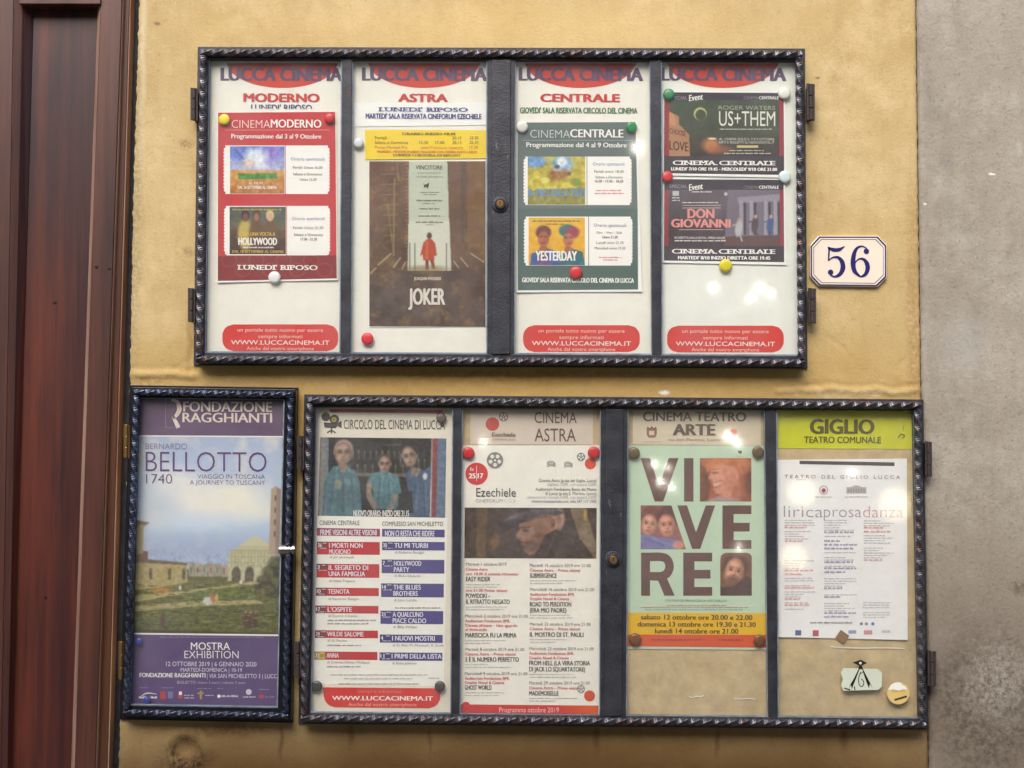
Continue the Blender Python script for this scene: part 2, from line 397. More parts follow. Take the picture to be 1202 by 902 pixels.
def pos_mask(n, tc, loc, rad, dist=0.0, nscale=8.0, inner=0.0, outer=1.0):
    """soft blotch for stains and painted shade: 1 at loc falling to 0 at rad (metres, x and z), ragged by noise"""
    mp = n.nodes.new('ShaderNodeMapping'); mp.vector_type = 'POINT'
    mp.inputs['Location'].default_value = (-loc[0] / rad[0], 0, -loc[1] / rad[1]); mp.inputs['Scale'].default_value = (1 / rad[0], 0.0, 1 / rad[1])
    src = tc.outputs['Object']
    if dist:
        t = n.nodes.new('ShaderNodeTexNoise'); t.inputs['Scale'].default_value = nscale; t.inputs['Detail'].default_value = 5
        n.links.new(src, t.inputs['Vector'])
        s = n.nodes.new('ShaderNodeVectorMath'); s.operation = 'SUBTRACT'; s.inputs[1].default_value = (0.5, 0.5, 0.5); n.links.new(t.outputs['Color'], s.inputs[0])
        k = n.nodes.new('ShaderNodeVectorMath'); k.operation = 'SCALE'; k.inputs['Scale'].default_value = dist; n.links.new(s.outputs[0], k.inputs[0])
        a = n.nodes.new('ShaderNodeVectorMath'); a.operation = 'ADD'; n.links.new(src, a.inputs[0]); n.links.new(k.outputs[0], a.inputs[1]); src = a.outputs[0]
    n.links.new(src, mp.inputs[0])
    ln = n.nodes.new('ShaderNodeVectorMath'); ln.operation = 'LENGTH'; n.links.new(mp.outputs[0], ln.inputs[0])
    mr = n.nodes.new('ShaderNodeMapRange'); mr.interpolation_type = 'SMOOTHSTEP'; mr.inputs[1].default_value = outer; mr.inputs[2].default_value = inner
    mr.inputs[3].default_value = 0; mr.inputs[4].default_value = 1; n.links.new(ln.outputs['Value'], mr.inputs[0]); return mr.outputs[0]
def mixc(n, fac, a, b, k=1.0):
    m = n.nodes.new('ShaderNodeMix'); m.data_type = 'RGBA'
    if hasattr(fac, 'node'):
        if k != 1.0:
            q = n.nodes.new('ShaderNodeMath'); q.operation = 'MULTIPLY'; q.inputs[1].default_value = k; n.links.new(fac, q.inputs[0]); fac = q.outputs[0]
        n.links.new(fac, m.inputs[0])
    else: m.inputs[0].default_value = fac
    if hasattr(a, 'node'): n.links.new(a, m.inputs[6])
    else: m.inputs[6].default_value = rgba(a)
    if hasattr(b, 'node'): n.links.new(b, m.inputs[7])
    else: m.inputs[7].default_value = rgba(b)
    return m.outputs[2]
def noise_fac(n, tc, scale, lo, hi, detail=6, rough=0.6, stretch=None):
    t = n.nodes.new('ShaderNodeTexNoise'); t.inputs['Scale'].default_value = scale; t.inputs['Detail'].default_value = detail; t.inputs['Roughness'].default_value = rough
    if stretch:
        mp = n.nodes.new('ShaderNodeMapping'); mp.inputs['Scale'].default_value = stretch; n.links.new(tc.outputs['Object'], mp.inputs[0]); n.links.new(mp.outputs[0], t.inputs['Vector'])
    else: n.links.new(tc.outputs['Object'], t.inputs['Vector'])
    r = n.nodes.new('ShaderNodeMapRange'); r.inputs[1].default_value = lo; r.inputs[2].default_value = hi; n.links.new(t.outputs['Fac'], r.inputs[0]); return r.outputs[0], t
def wpos(px, py): q = P(px, py, 0.0); return (float(q[0]), float(q[2]))

def wall_material(name, base, base2, stains_and_shade, bump1, bump2, speck, specks_c, peel=None):
    m = bpy.data.materials.new(name); m.use_nodes = True; n = m.node_tree; b = n.nodes['Principled BSDF']
    b.inputs['Roughness'].default_value = 0.82; b.inputs['Specular IOR Level'].default_value = 0.25
    tc = n.nodes.new('ShaderNodeTexCoord')
    f, _ = noise_fac(n, tc, 2.6, 0.35, 0.65, 8, 0.62); c = mixc(n, f, base, base2)
    f2, _ = noise_fac(n, tc, 14, 0.42, 0.72, 8, 0.7); c = mixc(n, f2, c, specks_c, 0.22)
    f4, _ = noise_fac(n, tc, 1.0, 0.5, 0.72, 7, 0.7, (16, 16, 3.2)); c = mixc(n, f4, c, speck, 0.30)
    f5, _ = noise_fac(n, tc, 38, 0.56, 0.66, 8, 0.75); c = mixc(n, f5, c, speck, 0.4)
    f7, _ = noise_fac(n, tc, 5.5, 0.5, 0.66, 8, 0.7); c = mixc(n, f7, c, specks_c, 0.5)
    f8, _ = noise_fac(n, tc, 4.2, 0.54, 0.7, 9, 0.75, (1, 1, .6)); c = mixc(n, f8, c, speck, 0.35)
    f3, tn = noise_fac(n, tc, 170, 0.60, 0.70, 4, 0.6); c = mixc(n, f3, c, speck, 0.6)
    f6, _ = noise_fac(n, tc, 230, 0.64, 0.72, 3, 0.6); c = mixc(n, f6, c, specks_c, 0.8)
    for (px, py, rx, ry, col, k, dist, ns, inn, out) in stains_and_shade:
        x, z = wpos(px, py)
        mk = pos_mask(n, tc, (x, z), (rx * S, ry * S), dist, ns, inn, out)
        if rx > 9 and ns >= 12:                       # broken up by noise, grime and shade strip alike
            fb, _ = noise_fac(n, tc, 70 if rx > 60 else 120, 0.38, 0.58, 7, 0.75); q = n.nodes.new('ShaderNodeMath'); q.operation = 'MULTIPLY'; n.links.new(mk, q.inputs[0]); n.links.new(fb, q.inputs[1]); mk = q.outputs[0]
        c = mixc(n, mk, c, col, k)
    n.links.new(c, b.inputs['Base Color'])
    t1 = n.nodes.new('ShaderNodeTexNoise'); t1.inputs['Scale'].default_value = bump1; t1.inputs['Detail'].default_value = 8; t1.inputs['Roughness'].default_value = 0.6
    n.links.new(tc.outputs['Object'], t1.inputs['Vector'])
    bp = n.nodes.new('ShaderNodeBump'); bp.inputs['Strength'].default_value = bump2; bp.inputs['Distance'].default_value = 0.003
    n.links.new(t1.outputs['Fac'], bp.inputs['Height']); n.links.new(bp.outputs[0], b.inputs['Normal'])
    return m
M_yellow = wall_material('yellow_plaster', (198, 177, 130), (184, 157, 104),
    [(620, 470, 900, 150, (176, 142, 74), 0.65, 0.25, 3, 0.2, 1.0),       # browner band along the lower case
     (600, 975, 1300, 200, (84, 56, 22), 0.95, 0.10, 5, 0.35, 1.0),      # darker brown towards the bottom
     (218, 893, 42, 34, (54, 34, 20), 0.95, 0.10, 22, 0.3, 1.0),
     (218, 882, 16, 13, (150, 120, 80), 0.8, 0.03, 14, 0.3, 1.0),
     (265, 858, 70, 13, (90, 58, 30), 0.55, 0.05, 12, 0.2, 1.0),
     (330, 872, 5, 30, (70, 46, 22), 0.6, 0.02, 30, 0.0, 1.0), (412, 866, 6, 22, (74, 50, 24), 0.55, 0.02, 30, 0.0, 1.0), (505, 870, 4, 26, (74, 50, 24), 0.5, 0.02, 30, 0.0, 1.0),
     (700, 868, 7, 24, (70, 46, 22), 0.55, 0.02, 30, 0.0, 1.0), (842, 872, 5, 28, (74, 50, 24), 0.55, 0.02, 30, 0.0, 1.0), (990, 866, 8, 22, (70, 46, 22), 0.5, 0.02, 30, 0.0, 1.0),
     (600, 438, 370, 6, (120, 84, 46), 0.5, 0.02, 30, 0.1, 1.0), (222, 400, 7, 60, (140, 108, 66), 0.5, 0.03, 20, 0.0, 1.0), (175, 448, 40, 8, (130, 98, 58), 0.5, 0.02, 30, 0.0, 1.0),  # first entry: shade under the top case painted as a brown strip
     (218, 168, 12, 10, (122, 92, 62), 0.7, 0.02, 30, 0.2, 1.0),
     (222, 295, 10, 8, (122, 92, 62), 0.6, 0.02, 30, 0.2, 1.0),
     (184, 28, 6, 4, (110, 84, 56), 0.7, 0.01, 40, 0.2, 1.0),
     (960, 92, 4, 3, (100, 80, 60), 0.7, 0.008, 60, 0.2, 1.0),
     (168, 60, 6, 200, (214, 206, 178), 0.5, 0.02, 11, 0.0, 1.0), (158, 240, 14, 300, (120, 108, 78), 0.6, 0.03, 14, 0.1, 1.0),
     (1072, 380, 14, 260, (150, 110, 66), 0.55, 0.03, 14, 0.1, 1.0),
     (780, 461, 8.5, 4, (232, 230, 224), 0.95, 0.010, 50, 0.2, 1.0),
     (1000, 462, 110, 6, (214, 200, 172), 0.5, 0.02, 30, 0.2, 1.0),
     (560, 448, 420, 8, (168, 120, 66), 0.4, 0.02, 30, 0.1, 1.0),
     (600, 30, 500, 60, (216, 184, 122), 0.45, 0.1, 5, 0.1, 1.0)],
    150, 0.5, (158, 128, 88), (222, 200, 156))
M_grey = wall_material('grey_render', (166, 158, 144), (148, 140, 127),
    [(1160, 900, 260, 330, (116, 104, 90), 0.75, 0.15, 4, 0.25, 1.0),
     (1160, 830, 95, 120, (74, 66, 60), 0.7, 0.09, 22, 0.35, 1.0),
     (1172, 800, 60, 75, (196, 190, 178), 0.5, 0.12, 60, 0.1, 1.0),
     (1196, 690, 18, 14, (92, 80, 68), 0.7, 0.02, 30, 0.3, 1.0),
     (1110, 192, 11, 5, (126, 122, 134), 0.7, 0.02, 30, 0.2, 1.0),
     (1164, 205, 6, 2.2, (226, 224, 218), 0.95, 0.006, 60, 0.3, 1.0),
     (1085, 240, 3, 2, (224, 220, 212), 0.9, 0.004, 60, 0.3, 1.0),
     (1130, 405, 40, 60, (170, 168, 162), 0.5, 0.08, 10, 0.1, 1.0),
     (1196, 175, 5, 16, (180, 178, 170), 0.5, 0.02, 30, 0.3, 1.0)],
    130, 0.75, (104, 99, 92), (186, 180, 168))
M_dark = mat('gap_dark_paint', (52, 54, 66), rough=0.6, c2=(32, 30, 34), vscale=25, bump=0.5, bscale=120)

def left_edge(py): return np.interp(py, [-400, 0, 240, 460, 902, 1400], [166, 163, 156, 152, 139, 128])
def right_edge(py): return np.interp(py, [-400, 0, 250, 460, 902, 1400], [1071, 1076, 1079, 1082, 1091, 1100])
def relief(px, py):
    q = Vector((px * S, 0, py * S)); d = 0.0016 * noise.noise(q * 4) + 0.0009 * noise.noise(q * 14) + 0.0004 * noise.noise(q * 45)
    # the lumpy old patch where the lower cases were let in
    def band(x0, x1, yc, a, wdt):
        if not (x0 < px < x1): return 0
        yy = yc + 3.5 * noise.noise(Vector((px * 0.035, 1.3, 0))) + 1.5 * noise.noise(Vector((px * 0.12, 4, 0)))
        return a * math.exp(-((py - yy) / wdt) ** 2) * min(1, (px - x0) / 8, (x1 - px) / 8)
    d += band(150, 236, 441, 0.006, 4.0) - band(150, 236, 434, 0.003, 1.6)
    d += band(905, 1082, 459, 0.005, 3.2) - band(905, 1082, 453, 0.003, 1.4)
    if 440 < py < 470: d += 0.0012 * noise.noise(q * 60)
    r = math.hypot(px - 217, py - 880)
    if r < 40: d += 0.005 * math.exp(-((r - 20) / 6) ** 2) - 0.012 * math.exp(-(r / 13) ** 2)
    # hairline cracks
    for (ax, ay, bx, by) in ((205, 432, 222, 424), (222, 424, 230, 396), (152, 444, 170, 447), (170, 447, 190, 442), (190, 442, 205, 446), (166, 330, 174, 352), (1052, 436, 1070, 410), (1070, 410, 1078, 380), (930, 455, 960, 450), (948, 430, 955, 455), (970, 395, 990, 408), (990, 408, 1002, 425)):
        vx, vy = bx - ax, by - ay; t = max(0, min(1, ((px - ax) * vx + (py - ay) * vy) / (vx * vx + vy * vy)))
        e = math.hypot(px - ax - t * vx, py - ay - t * vy); d -= 0.0022 * math.exp(-(e / 1.5) ** 2)
    return d
def wall_mesh(name, m, edge_l, edge_r, y_base, label, cat, step=3.0, jag_l=0, jag_r=0, xfar=None):
    def axis(lo, hi, far0, far1):
        a = list(np.arange(lo, hi + step, step)); return [far0, (far0 + lo) / 2] + a + [(far1 + hi) / 2, far1]
    pys = axis(-60, 960, -1400, 1395)
    rows = []
    nx = None
    for py in pys:
        l = float(edge_l(py)) if edge_l else None; r = float(edge_r(py)) if edge_r else None
        if l is None: l = 0
        if r is None: r = 1260
        if jag_l: l += jag_l * (noise.noise(Vector((py * 0.11, 0, 3))) + 0.6 * noise.noise(Vector((py * 0.4, 0, 7))))
        if jag_r: r += jag_r * (noise.noise(Vector((py * 0.11, 5, 3))) + 0.6 * noise.noise(Vector((py * 0.4, 5, 7))))
        if nx is None: nx = int((r - l) / step)
        xs = list(np.linspace(l, r, nx + 1))
        if xfar: xs += [xfar / 2 + r / 2, xfar]
        rows.append(xs)
    V, F = [], []; W = len(rows[0])
    for j, py in enumerate(pys):
        for i, px in enumerate(rows[j]):
            d = relief(px, py) if -70 < py < 970 and px < 1300 else 0
            e = 0.0
            if edge_l and i < 2: e = 0.003 * (2 - i) / 2
            if edge_r and i > W - 3 and not xfar: e = 0.003 * (i - W + 3) / 2
            p = P(px, py, 0.0); V.append((p[0], y_base - d + e, max(p[2], -0.02)))
    for j in range(len(pys) - 1):
        for i in range(W - 1): F.append([j * W + i, (j + 1) * W + i, (j + 1) * W + i + 1, j * W + i + 1])
    # thickness at both free edges
    for side in (0, W - 1):
        base = len(V)
        for j in range(len(pys)):
            v = V[j * W + side]; V.append((v[0], y_base + 0.12, v[2]))
        for j in range(len(pys) - 1):
            a, b = j * W + side, (j + 1) * W + side
            F.append([a, base + j, base + j + 1, b] if side == 0 else [a, b, base + j + 1, base + j])
    o = mesh_obj(name, V, F, m, smooth=True); tag(o, label, cat); return o
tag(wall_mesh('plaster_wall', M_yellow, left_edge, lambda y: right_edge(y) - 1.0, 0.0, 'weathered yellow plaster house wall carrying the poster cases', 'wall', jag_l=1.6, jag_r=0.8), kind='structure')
tag(wall_mesh('render_wall', M_grey, lambda y: right_edge(y) + 1.2, None, -0.004, 'rough grey rendered wall strip right of the yellow plaster', 'wall', jag_l=0.8, xfar=2600), kind='structure')
# filler behind the joint so that it reads as a dark crack
v_, f_ = prism_v([(1060, -1400), (1100, -1400), (1125, 1395), (1085, 1395)], 0.012, 0.10)
mesh_obj('wall_joint', v_, f_, M_dark); tag(bpy.data.objects['wall_joint'], kind='structure')

# ---- wooden door
def wood(name, c, c2, c3, coat=0.12):
    m = bpy.data.materials.new(name); m.use_nodes = True; n = m.node_tree; b = n.nodes['Principled BSDF']
    b.inputs['Roughness'].default_value = 0.42; b.inputs['Coat Weight'].default_value = coat; b.inputs['Coat Roughness'].default_value = 0.3
    tc = n.nodes.new('ShaderNodeTexCoord')
    f, _ = noise_fac(n, tc, 1.0, 0.35, 0.65, 6, 0.6, (26, 26, 1.1)); col = mixc(n, f, c, c2)
    f, _ = noise_fac(n, tc, 1.0, 0.45, 0.75, 6, 0.6, (9, 9, 0.7)); col = mixc(n, f, col, c3, 0.75)
    f, t = noise_fac(n, tc, 1.0, 0.55, 0.75, 6, 0.7, (200, 200, 5)); col = mixc(n, f, col, (30, 16, 12), 0.65)
    n.links.new(col, b.inputs['Base Color'])
    bp = n.nodes.new('ShaderNodeBump'); bp.inputs['Strength'].default_value = 0.35; bp.inputs['Distance'].default_value = 0.002; n.links.new(t.outputs['Fac'], bp.inputs['Height']); n.links.new(bp.outputs[0], b.inputs['Normal'])
    return m
M_wood = wood('door_wood', (84, 48, 39), (50, 29, 27), (114, 68, 48))
M_panel = wood('door_panel_wood', (76, 34, 28), (44, 22, 24), (126, 60, 36))
M_frame = wood('door_frame_wood', (86, 52, 36), (62, 38, 28), (112, 74, 48))
M_edge = mat('highlit_wood_edge', (168, 138, 120), rough=0.5, c2=(128, 92, 80), vscale=20, stretch=(1, 1, 0.15))  # pale highlight of bevel and frame edges put into the wood colour
door = empty('wooden_door', (-1.2, 0.05, 0.0), 'tall dark red-brown wooden door with recessed panel at the left edge', 'door')
def strip(name, xt0, xb0, xt1, xb1, y0, y1, m, ytop=-1400, ybot=1395, back=0.09, bev=0.0015):
    """a vertical board between two slanting edges; x given at photo rows 0 and 902; front depth may differ at its two edges"""
    f = lambda a, b, y: a + (b - a) * y / 902.0
    rows = [ytop, 0, 300, 600, 902, ybot] if ytop < 0 else [ytop, 300, 600, 902, ybot]
    V, F = [], []
    for y in rows:
        a = P(f(xt0, xb0, y), y, y0); b = P(f(xt1, xb1, y), y, y1)
        V += [tuple(a), tuple(b), (b[0], back, b[2]), (a[0], back, a[2])]
    for j in range(len(rows) - 1):
        o = 4 * j
        for k in range(4): F.append([o + k, o + 4 + k, o + 4 + (k + 1) % 4, o + (k + 1) % 4])
    n = len(V); F.append([0, 1, 2, 3]); F.append([n - 1, n - 2, n - 3, n - 4])
    o = mesh_obj(name, V, F, m, door)
    if bev: bevel(o, bev)
    return o
strip('stile', -520, -560, 16, 1, 0.018, 0.018, M_wood)
strip('moulding', 16.3, 1.3, 27, 9, 0.018, 0.026, M_wood)
strip('moulding', 27.2, 9.2, 39.5, 14, 0.026, 0.046, M_panel)
strip('panel', 39.5, 14, 114.5, 83, 0.048, 0.048, M_panel, ytop=-40, bev=0)
strip('moulding', 114.7, 83.2, 118, 87.5, 0.040, 0.014, M_edge)
strip('stile', 118.2, 87.7, 143, 111.5, 0.012, 0.012, M_wood)
strip('frame_edge', 143.2, 111.7, 144.8, 113.3, 0.018, 0.018, M_edge)
strip('door_frame', 145, 113.5, 152, 126, 0.030, 0.030, M_frame)
strip('frame_edge', 152.2, 126.2, 153.8, 127.8, 0.024, 0.024, M_edge)
strip('rebate', 154.0, 128.0, 168, 150, 0.055, 0.055, M_dark, bev=0)
prism('top_rail', [(22, -60), (118, -60), (118, 5), (22, 5)], 0.006, 0.047, M_wood, door, 0.002)
# knots and a nail in the wood
for (x, y, r, yy) in ((113, 313, 2.0, 0.0105), (128, 315, 1.6, 0.0105), (64, 355, 2.2, 0.0465), (53, 701, 2.0, 0.0465)):
    V, F = lathe(tuple(P(x, y, yy)), (0, -1, 0), [(r * S, 0), (r * S * 0.8, 0.0008), (r * S * .3, 0.001)], 10)
    mesh_obj('nail', V, F, mat('dark_iron_nail', (38, 26, 24), rough=0.6), door)

# ---- unseen house across the street, added to block frontal sky and mirror in glass
def opposite():
    r = empty('unseen_opposite_house', (0, -6.2, 0), 'plain unseen pale plastered house added across the street, mirrored in the case glass', 'house')
    yw = -6.2; holes = []
    for i in range(-4, 5):
        x = i * 2.1 + 0.35
        for z0, z1 in ((0.5, 2.5), (3.4, 4.6)): holes.append((x - 0.5, x + 0.5, z0, z1))
    xs = sorted({-11.0, 11.0} | {h[0] for h in holes} | {h[1] for h in holes}); zs = [0, 0.5, 2.5, 3.4, 4.6, 5.0]
    V, F = [], []
    for a, b in zip(xs[:-1], xs[1:]):
        for c, d in zip(zs[:-1], zs[1:]):
            if any(abs(h[0] - a) < 1e-6 and abs(h[2] - c) < 1e-6 for h in holes): continue
            n = len(V); V += [(a, yw, c), (b, yw, c), (b, yw, d), (a, yw, d)]; F.append([n, n + 3, n + 2, n + 1])
    for (a, b, c, d) in holes:
        n = len(V); V += [(a, yw, c), (b, yw, c), (b, yw, d), (a, yw, d), (a, yw - .2, c), (b, yw - .2, c), (b, yw - .2, d), (a, yw - .2, d)]
        F += [[n, n + 1, n + 5, n + 4], [n + 1, n + 2, n + 6, n + 5], [n + 2, n + 3, n + 7, n + 6], [n + 3, n, n + 4, n + 7]]
    mesh_obj('wall', V, F, mat('pale_opposite_plaster', (176, 164, 140), rough=0.9, c2=(150, 138, 116), vscale=3), r)
    v, f = box_v((0, yw - 0.15, 5.1), (22, 1.0, 0.2)); mesh_obj('eaves', v, f, mat('eaves_wood', (70, 52, 40), rough=0.8), r)
    for (a, b, c, d) in holes:
        vf = [box_v(((a + b) / 2, yw - 0.12, c + .03), (b - a, .06, .06)), box_v(((a + b) / 2, yw - 0.12, d - .03), (b - a, .06, .06)), box_v((a + .03, yw - 0.12, (c + d) / 2), (.06, .06, d - c)), box_v((b - .03, yw - 0.12, (c + d) / 2), (.06, .06, d - c)), box_v(((a + b) / 2, yw - 0.121, (c + d) / 2), (.05, .05, d - c))]
        w_ = mesh_obj('window', *merge(*vf), mat('shutter_green', (60, 78, 64), rough=0.6), r)
        v, f = box_v(((a + b) / 2, yw - 0.16, (c + d) / 2), (b - a, .01, d - c)); mesh_obj('pane', v, f, mat('dark_pane', (40, 44, 50), rough=0.08, spec=0.6), w_)
opposite()
M_lamp = bpy.data.materials.new('lit_lamp_glass'); M_lamp.use_nodes = True
_b = M_lamp.node_tree.nodes['Principled BSDF']; _b.inputs['Emission Color'].default_value = (1.0, 0.80, 0.52, 1); _b.inputs['Emission Strength'].default_value = 6.0; _b.inputs['Base Color'].default_value = (.9, .85, .75, 1)
M_bulb = bpy.data.materials.new('lit_bulb_glass'); M_bulb.use_nodes = True
_b = M_bulb.node_tree.nodes['Principled BSDF']; _b.inputs['Emission Color'].default_value = (1.0, 0.93, 0.80, 1); _b.inputs['Emission Strength'].default_value = 80.0
def globe(px, py, rpx, dist, m, label):
    q = P(px, py, dist); R = rpx * (dist + 3) / FPX; c = (q[0], -dist - .06, q[2])
    r = empty('hanging_lamp', (c[0], c[1], c[2] + R), label, 'lamp', 'lamps across the street')
    prof = [(max(1e-3, R * math.sin(math.pi * k / 12)), -R * math.cos(math.pi * k / 12)) for k in range(13)]
    mesh_obj('globe', *lathe(c, (0, 0, 1), prof, 20), m, r, smooth=True)
    mesh_obj('cord', *lathe((c[0], c[1], c[2] + R), (0, 0, 1), [(0.006, 0), (0.006, 3.4 - c[2] - R)], 6), mat('black_cord', (20, 20, 20)), r)
    mesh_obj('bracket', *box_v((c[0], (c[1] - 6.2) / 2, 3.4), (0.02, abs(c[1] + 6.2), 0.02)), mat('black_cord', (20, 20, 20)), r)
for (px, py, rp, wh) in ((942, 578, 16, 'left over the faint pastel title'), (1052, 592, 19, 'right over the faint pastel title'), (932, 655, 15, 'low on the left text column')):
    globe(px, py, rp, 5.6, M_lamp, 'warm globe lamp across the street, mirrored ' + wh)
for (px, py, rp, wh) in ((768, 545, 2.4, 'on the left arm of the big brown V'), (783, 549, 2.0, 'on the right arm of the big brown V'), (776, 566, 2.6, 'where the arms of the big brown V meet'), (789, 572, 2.2, 'just right of the big brown V foot'), (1001, 556, 2.4, 'under the black bar of the season sheet'), (855, 512, 3.4, 'beside the red blob of the theatre card'), (866, 520, 3.0, 'below the red blob of the theatre card'), (748, 173, 4.0, 'on the right edge of the green programme'), (568, 519, 2.4, 'above the red disc of the October listing'), (838, 338, 2.6, 'alone under the opera poster'), (892, 337, 2.6, 'topmost of three under the opera poster'), (905, 345, 2.0, 'rightmost of three under the opera poster'), (881, 350, 2.4, 'lowest of three under the opera poster'), (868, 643, 2.0, 'on the big brown E')):
    globe(px, py, rp, 5.6, M_bulb, 'small bulb mirrored as a glint ' + wh)

# ================================================================== POSTER CASES
def lerp(a, b, t): return (a[0] + (b[0] - a[0]) * t, a[1] + (b[1] - a[1]) * t)
def case(label, outer, wins, thick, iron, rope, yf, name='poster_case', board=None, inset=7, half=0.0066, lead=0.112, bar=None):
    """outer: TL TR BR BL in px, wins: list of window quads; everything between them is flat iron bar"""
    bl = P((outer[0][0] + outer[1][0]) / 2, outer[3][1], 0.0)
    r = empty(name, tuple(bl), label, 'display case')
    TL, TR, BR, BL = outer
    y_face = yf + 0.008
    # backing flange against the wall and the board inside
    prism('mounting_frame', [TL, TR, BR, BL], -0.004 - 0.002, 0.004, iron, r, 0.001)
    w0, w1 = wins[0], wins[-1]
    inn = [w0[0], w1[1], w1[2], w0[3]]
    prism('back_board', [(inn[0][0] - 6, inn[0][1] - 5), (inn[1][0] + 6, inn[1][1] - 5), (inn[2][0] + 6, inn[2][1] + 5), (inn[3][0] - 6, inn[3][1] + 5)], -0.0115, -0.0062, board or M_tan, r, 0)
    # four sides of the box: inset from the flange
    i2 = 2.5
    o = [(TL[0] + i2, TL[1] + i2), (TR[0] - i2, TR[1] + i2), (BR[0] - i2, BR[1] - i2), (BL[0] + i2, BL[1] - i2)]
    prism('frame_rail', [o[0], o[1], inn[1], inn[0]], y_face, -0.0063, iron, r)
    prism('frame_rail', [inn[3], inn[2], o[2], o[3]], y_face, -0.0063, iron, r)
    prism('frame_rail', [o[0], inn[0], inn[3], o[3]], y_face - 0.0003, -0.0063, iron, r)
    prism('frame_rail', [inn[1], o[1], o[2], inn[2]], y_face - 0.0003, -0.0063, iron, r)
    for a, b in zip(wins[:-1], wins[1:]):
        wd = b[0][0] - a[1][0]
        if wd > 20:           # the two doors meet: two flat bars with an overlap strip
            q = [a[1], b[0], b[3], a[2]]; m1 = lerp(q[0], q[1], 0.5); m2 = lerp(q[3], q[2], 0.5)
            prism('divider', [q[0], m1, m2, q[3]], y_face - 0.0006, -0.0125, iron, r)
            prism('divider', [m1, q[1], q[2], m2], y_face - 0.0006, -0.0125, iron, r)
            e0, e1 = lerp(q[0], q[1], 0.16), lerp(q[0], q[1], 0.86); e2, e3 = lerp(q[3], q[2], 0.86), lerp(q[3], q[2], 0.16)
            prism('cover_strip', [e0, e1, e2, e3], y_face - 0.0042, y_face - 0.0007, iron, r)
        else:
            prism('divider', [a[1], b[0], b[3], a[2]], y_face - 0.0006, -0.0125, iron, r)
    yg = y_face + 0.006
    for wq in wins:
        e = 3
        q = [(wq[0][0] - e, wq[0][1] - e), (wq[1][0] + e, wq[1][1] - e), (wq[2][0] + e, wq[2][1] + e), (wq[3][0] - e, wq[3][1] + e)]
        prism('glass_pane', q, yg, yg + 0.003, M_glass, r, 0)
        vf = []
        bw = 1.3
        (a, b, c, d) = wq
        for poly in ([(d[0], d[1] - bw * 1.3), (c[0], c[1] - bw * 1.3), c, d], [a, (a[0] + bw, a[1]), (d[0] + bw, d[1] - bw * 1.3), (d[0], d[1] - bw * 1.3)],
                     [(b[0] - bw, b[1]), b, (c[0], c[1] - bw * 1.3), (c[0] - bw, c[1] - bw * 1.3)]):
            vf.append(prism_v(poly, yg - 0.002, yg - 0.0003))
        V, F = merge(*vf); mesh_obj('glazing_bead', V, F, M_bead, r)
    k = inset
    c = [(TL[0] + k, TL[1] + k), (TR[0] - k, TR[1] + k), (BR[0] - k, BR[1] - k), (BL[0] + k, BL[1] - k)]
    yc = y_face - 0.0065
    for n_, (A, B) in enumerate(((c[0], c[1]), (c[3], c[2]), (c[0], c[3]), (c[1], c[2]))):
        t_ = 3.0 if n_ < 2 else 0
        if n_ < 2: A, B = (A[0] - t_, A[1]), (B[0] + t_, B[1])
        else: A, B = (A[0], A[1] + 4), (B[0], B[1] - 4)
        twisted('twisted_bar', A, B, yc, half, lead, rope, r, phase=n_ * 0.9, flip=-1 if n_ != 2 else -1)
    return r, y_face
def hinge(root, x0, y0, x1, y1, yf, m=M_rust, side=1):
    vf = [prism_v([(x0, y0), (x1, y0 + 1), (x1, y1), (x0, y1 - 1)], yf, yf + 0.004)]
    xc = (x0 + x1) / 2
    c = P(xc, (y0 + y1) / 2, yf - 0.001); L = (y1 - y0) * S * 0.98; r_ = abs(x1 - x0) * S * 0.26
    for k in range(3):
        z0 = c[2] - L / 2 + k * L / 3 + 0.0008
        V, F = lathe((c[0], c[1], z0), (0, 0, 1), [(r_ * .9, 0), (r_, 0.001), (r_, L / 3 - 0.003), (r_ * .9, L / 3 - 0.002)], 12); vf.append((V, F))
    # arm to the wall
    a = P(xc, (y0 + y1) / 2, yf); vf.append(box_v((a[0], yf / 2 + 0.002, a[2]), (abs(x1 - x0) * S * 0.5, abs(yf) - 0.003, L * 0.9)))
    V, F = merge(*vf); mesh_obj('hinge', V, F, m, root)
def lock(root, x, y, yf):
    c = tuple(P(x, y, yf))
    V, F = lathe(c, (0, -1, 0), [(0.019, 0), (0.019, 0.002), (0.017, 0.0035), (0.013, 0.004), (0.0125, 0.009), (0.0105, 0.0105), (0.0085, 0.0095)], 32)
    o = mesh_obj('lock', V, F, M_slate, root, smooth=False)
    V, F = lathe((c[0], c[1] - 0.0098, c[2]), (0, -1, 0), [(0.0085, 0), (0.0085, 0.0012), (0.0075, 0.002)], 24)
    mesh_obj('lock_core', V, F, M_brass, o)
    V, F = box_v((c[0], c[1] - 0.0120, c[2]), (0.002, 0.0006, 0.008)); mesh_obj('keyhole', V, F, mat('black_hole', (12, 10, 10), rough=0.9), o)

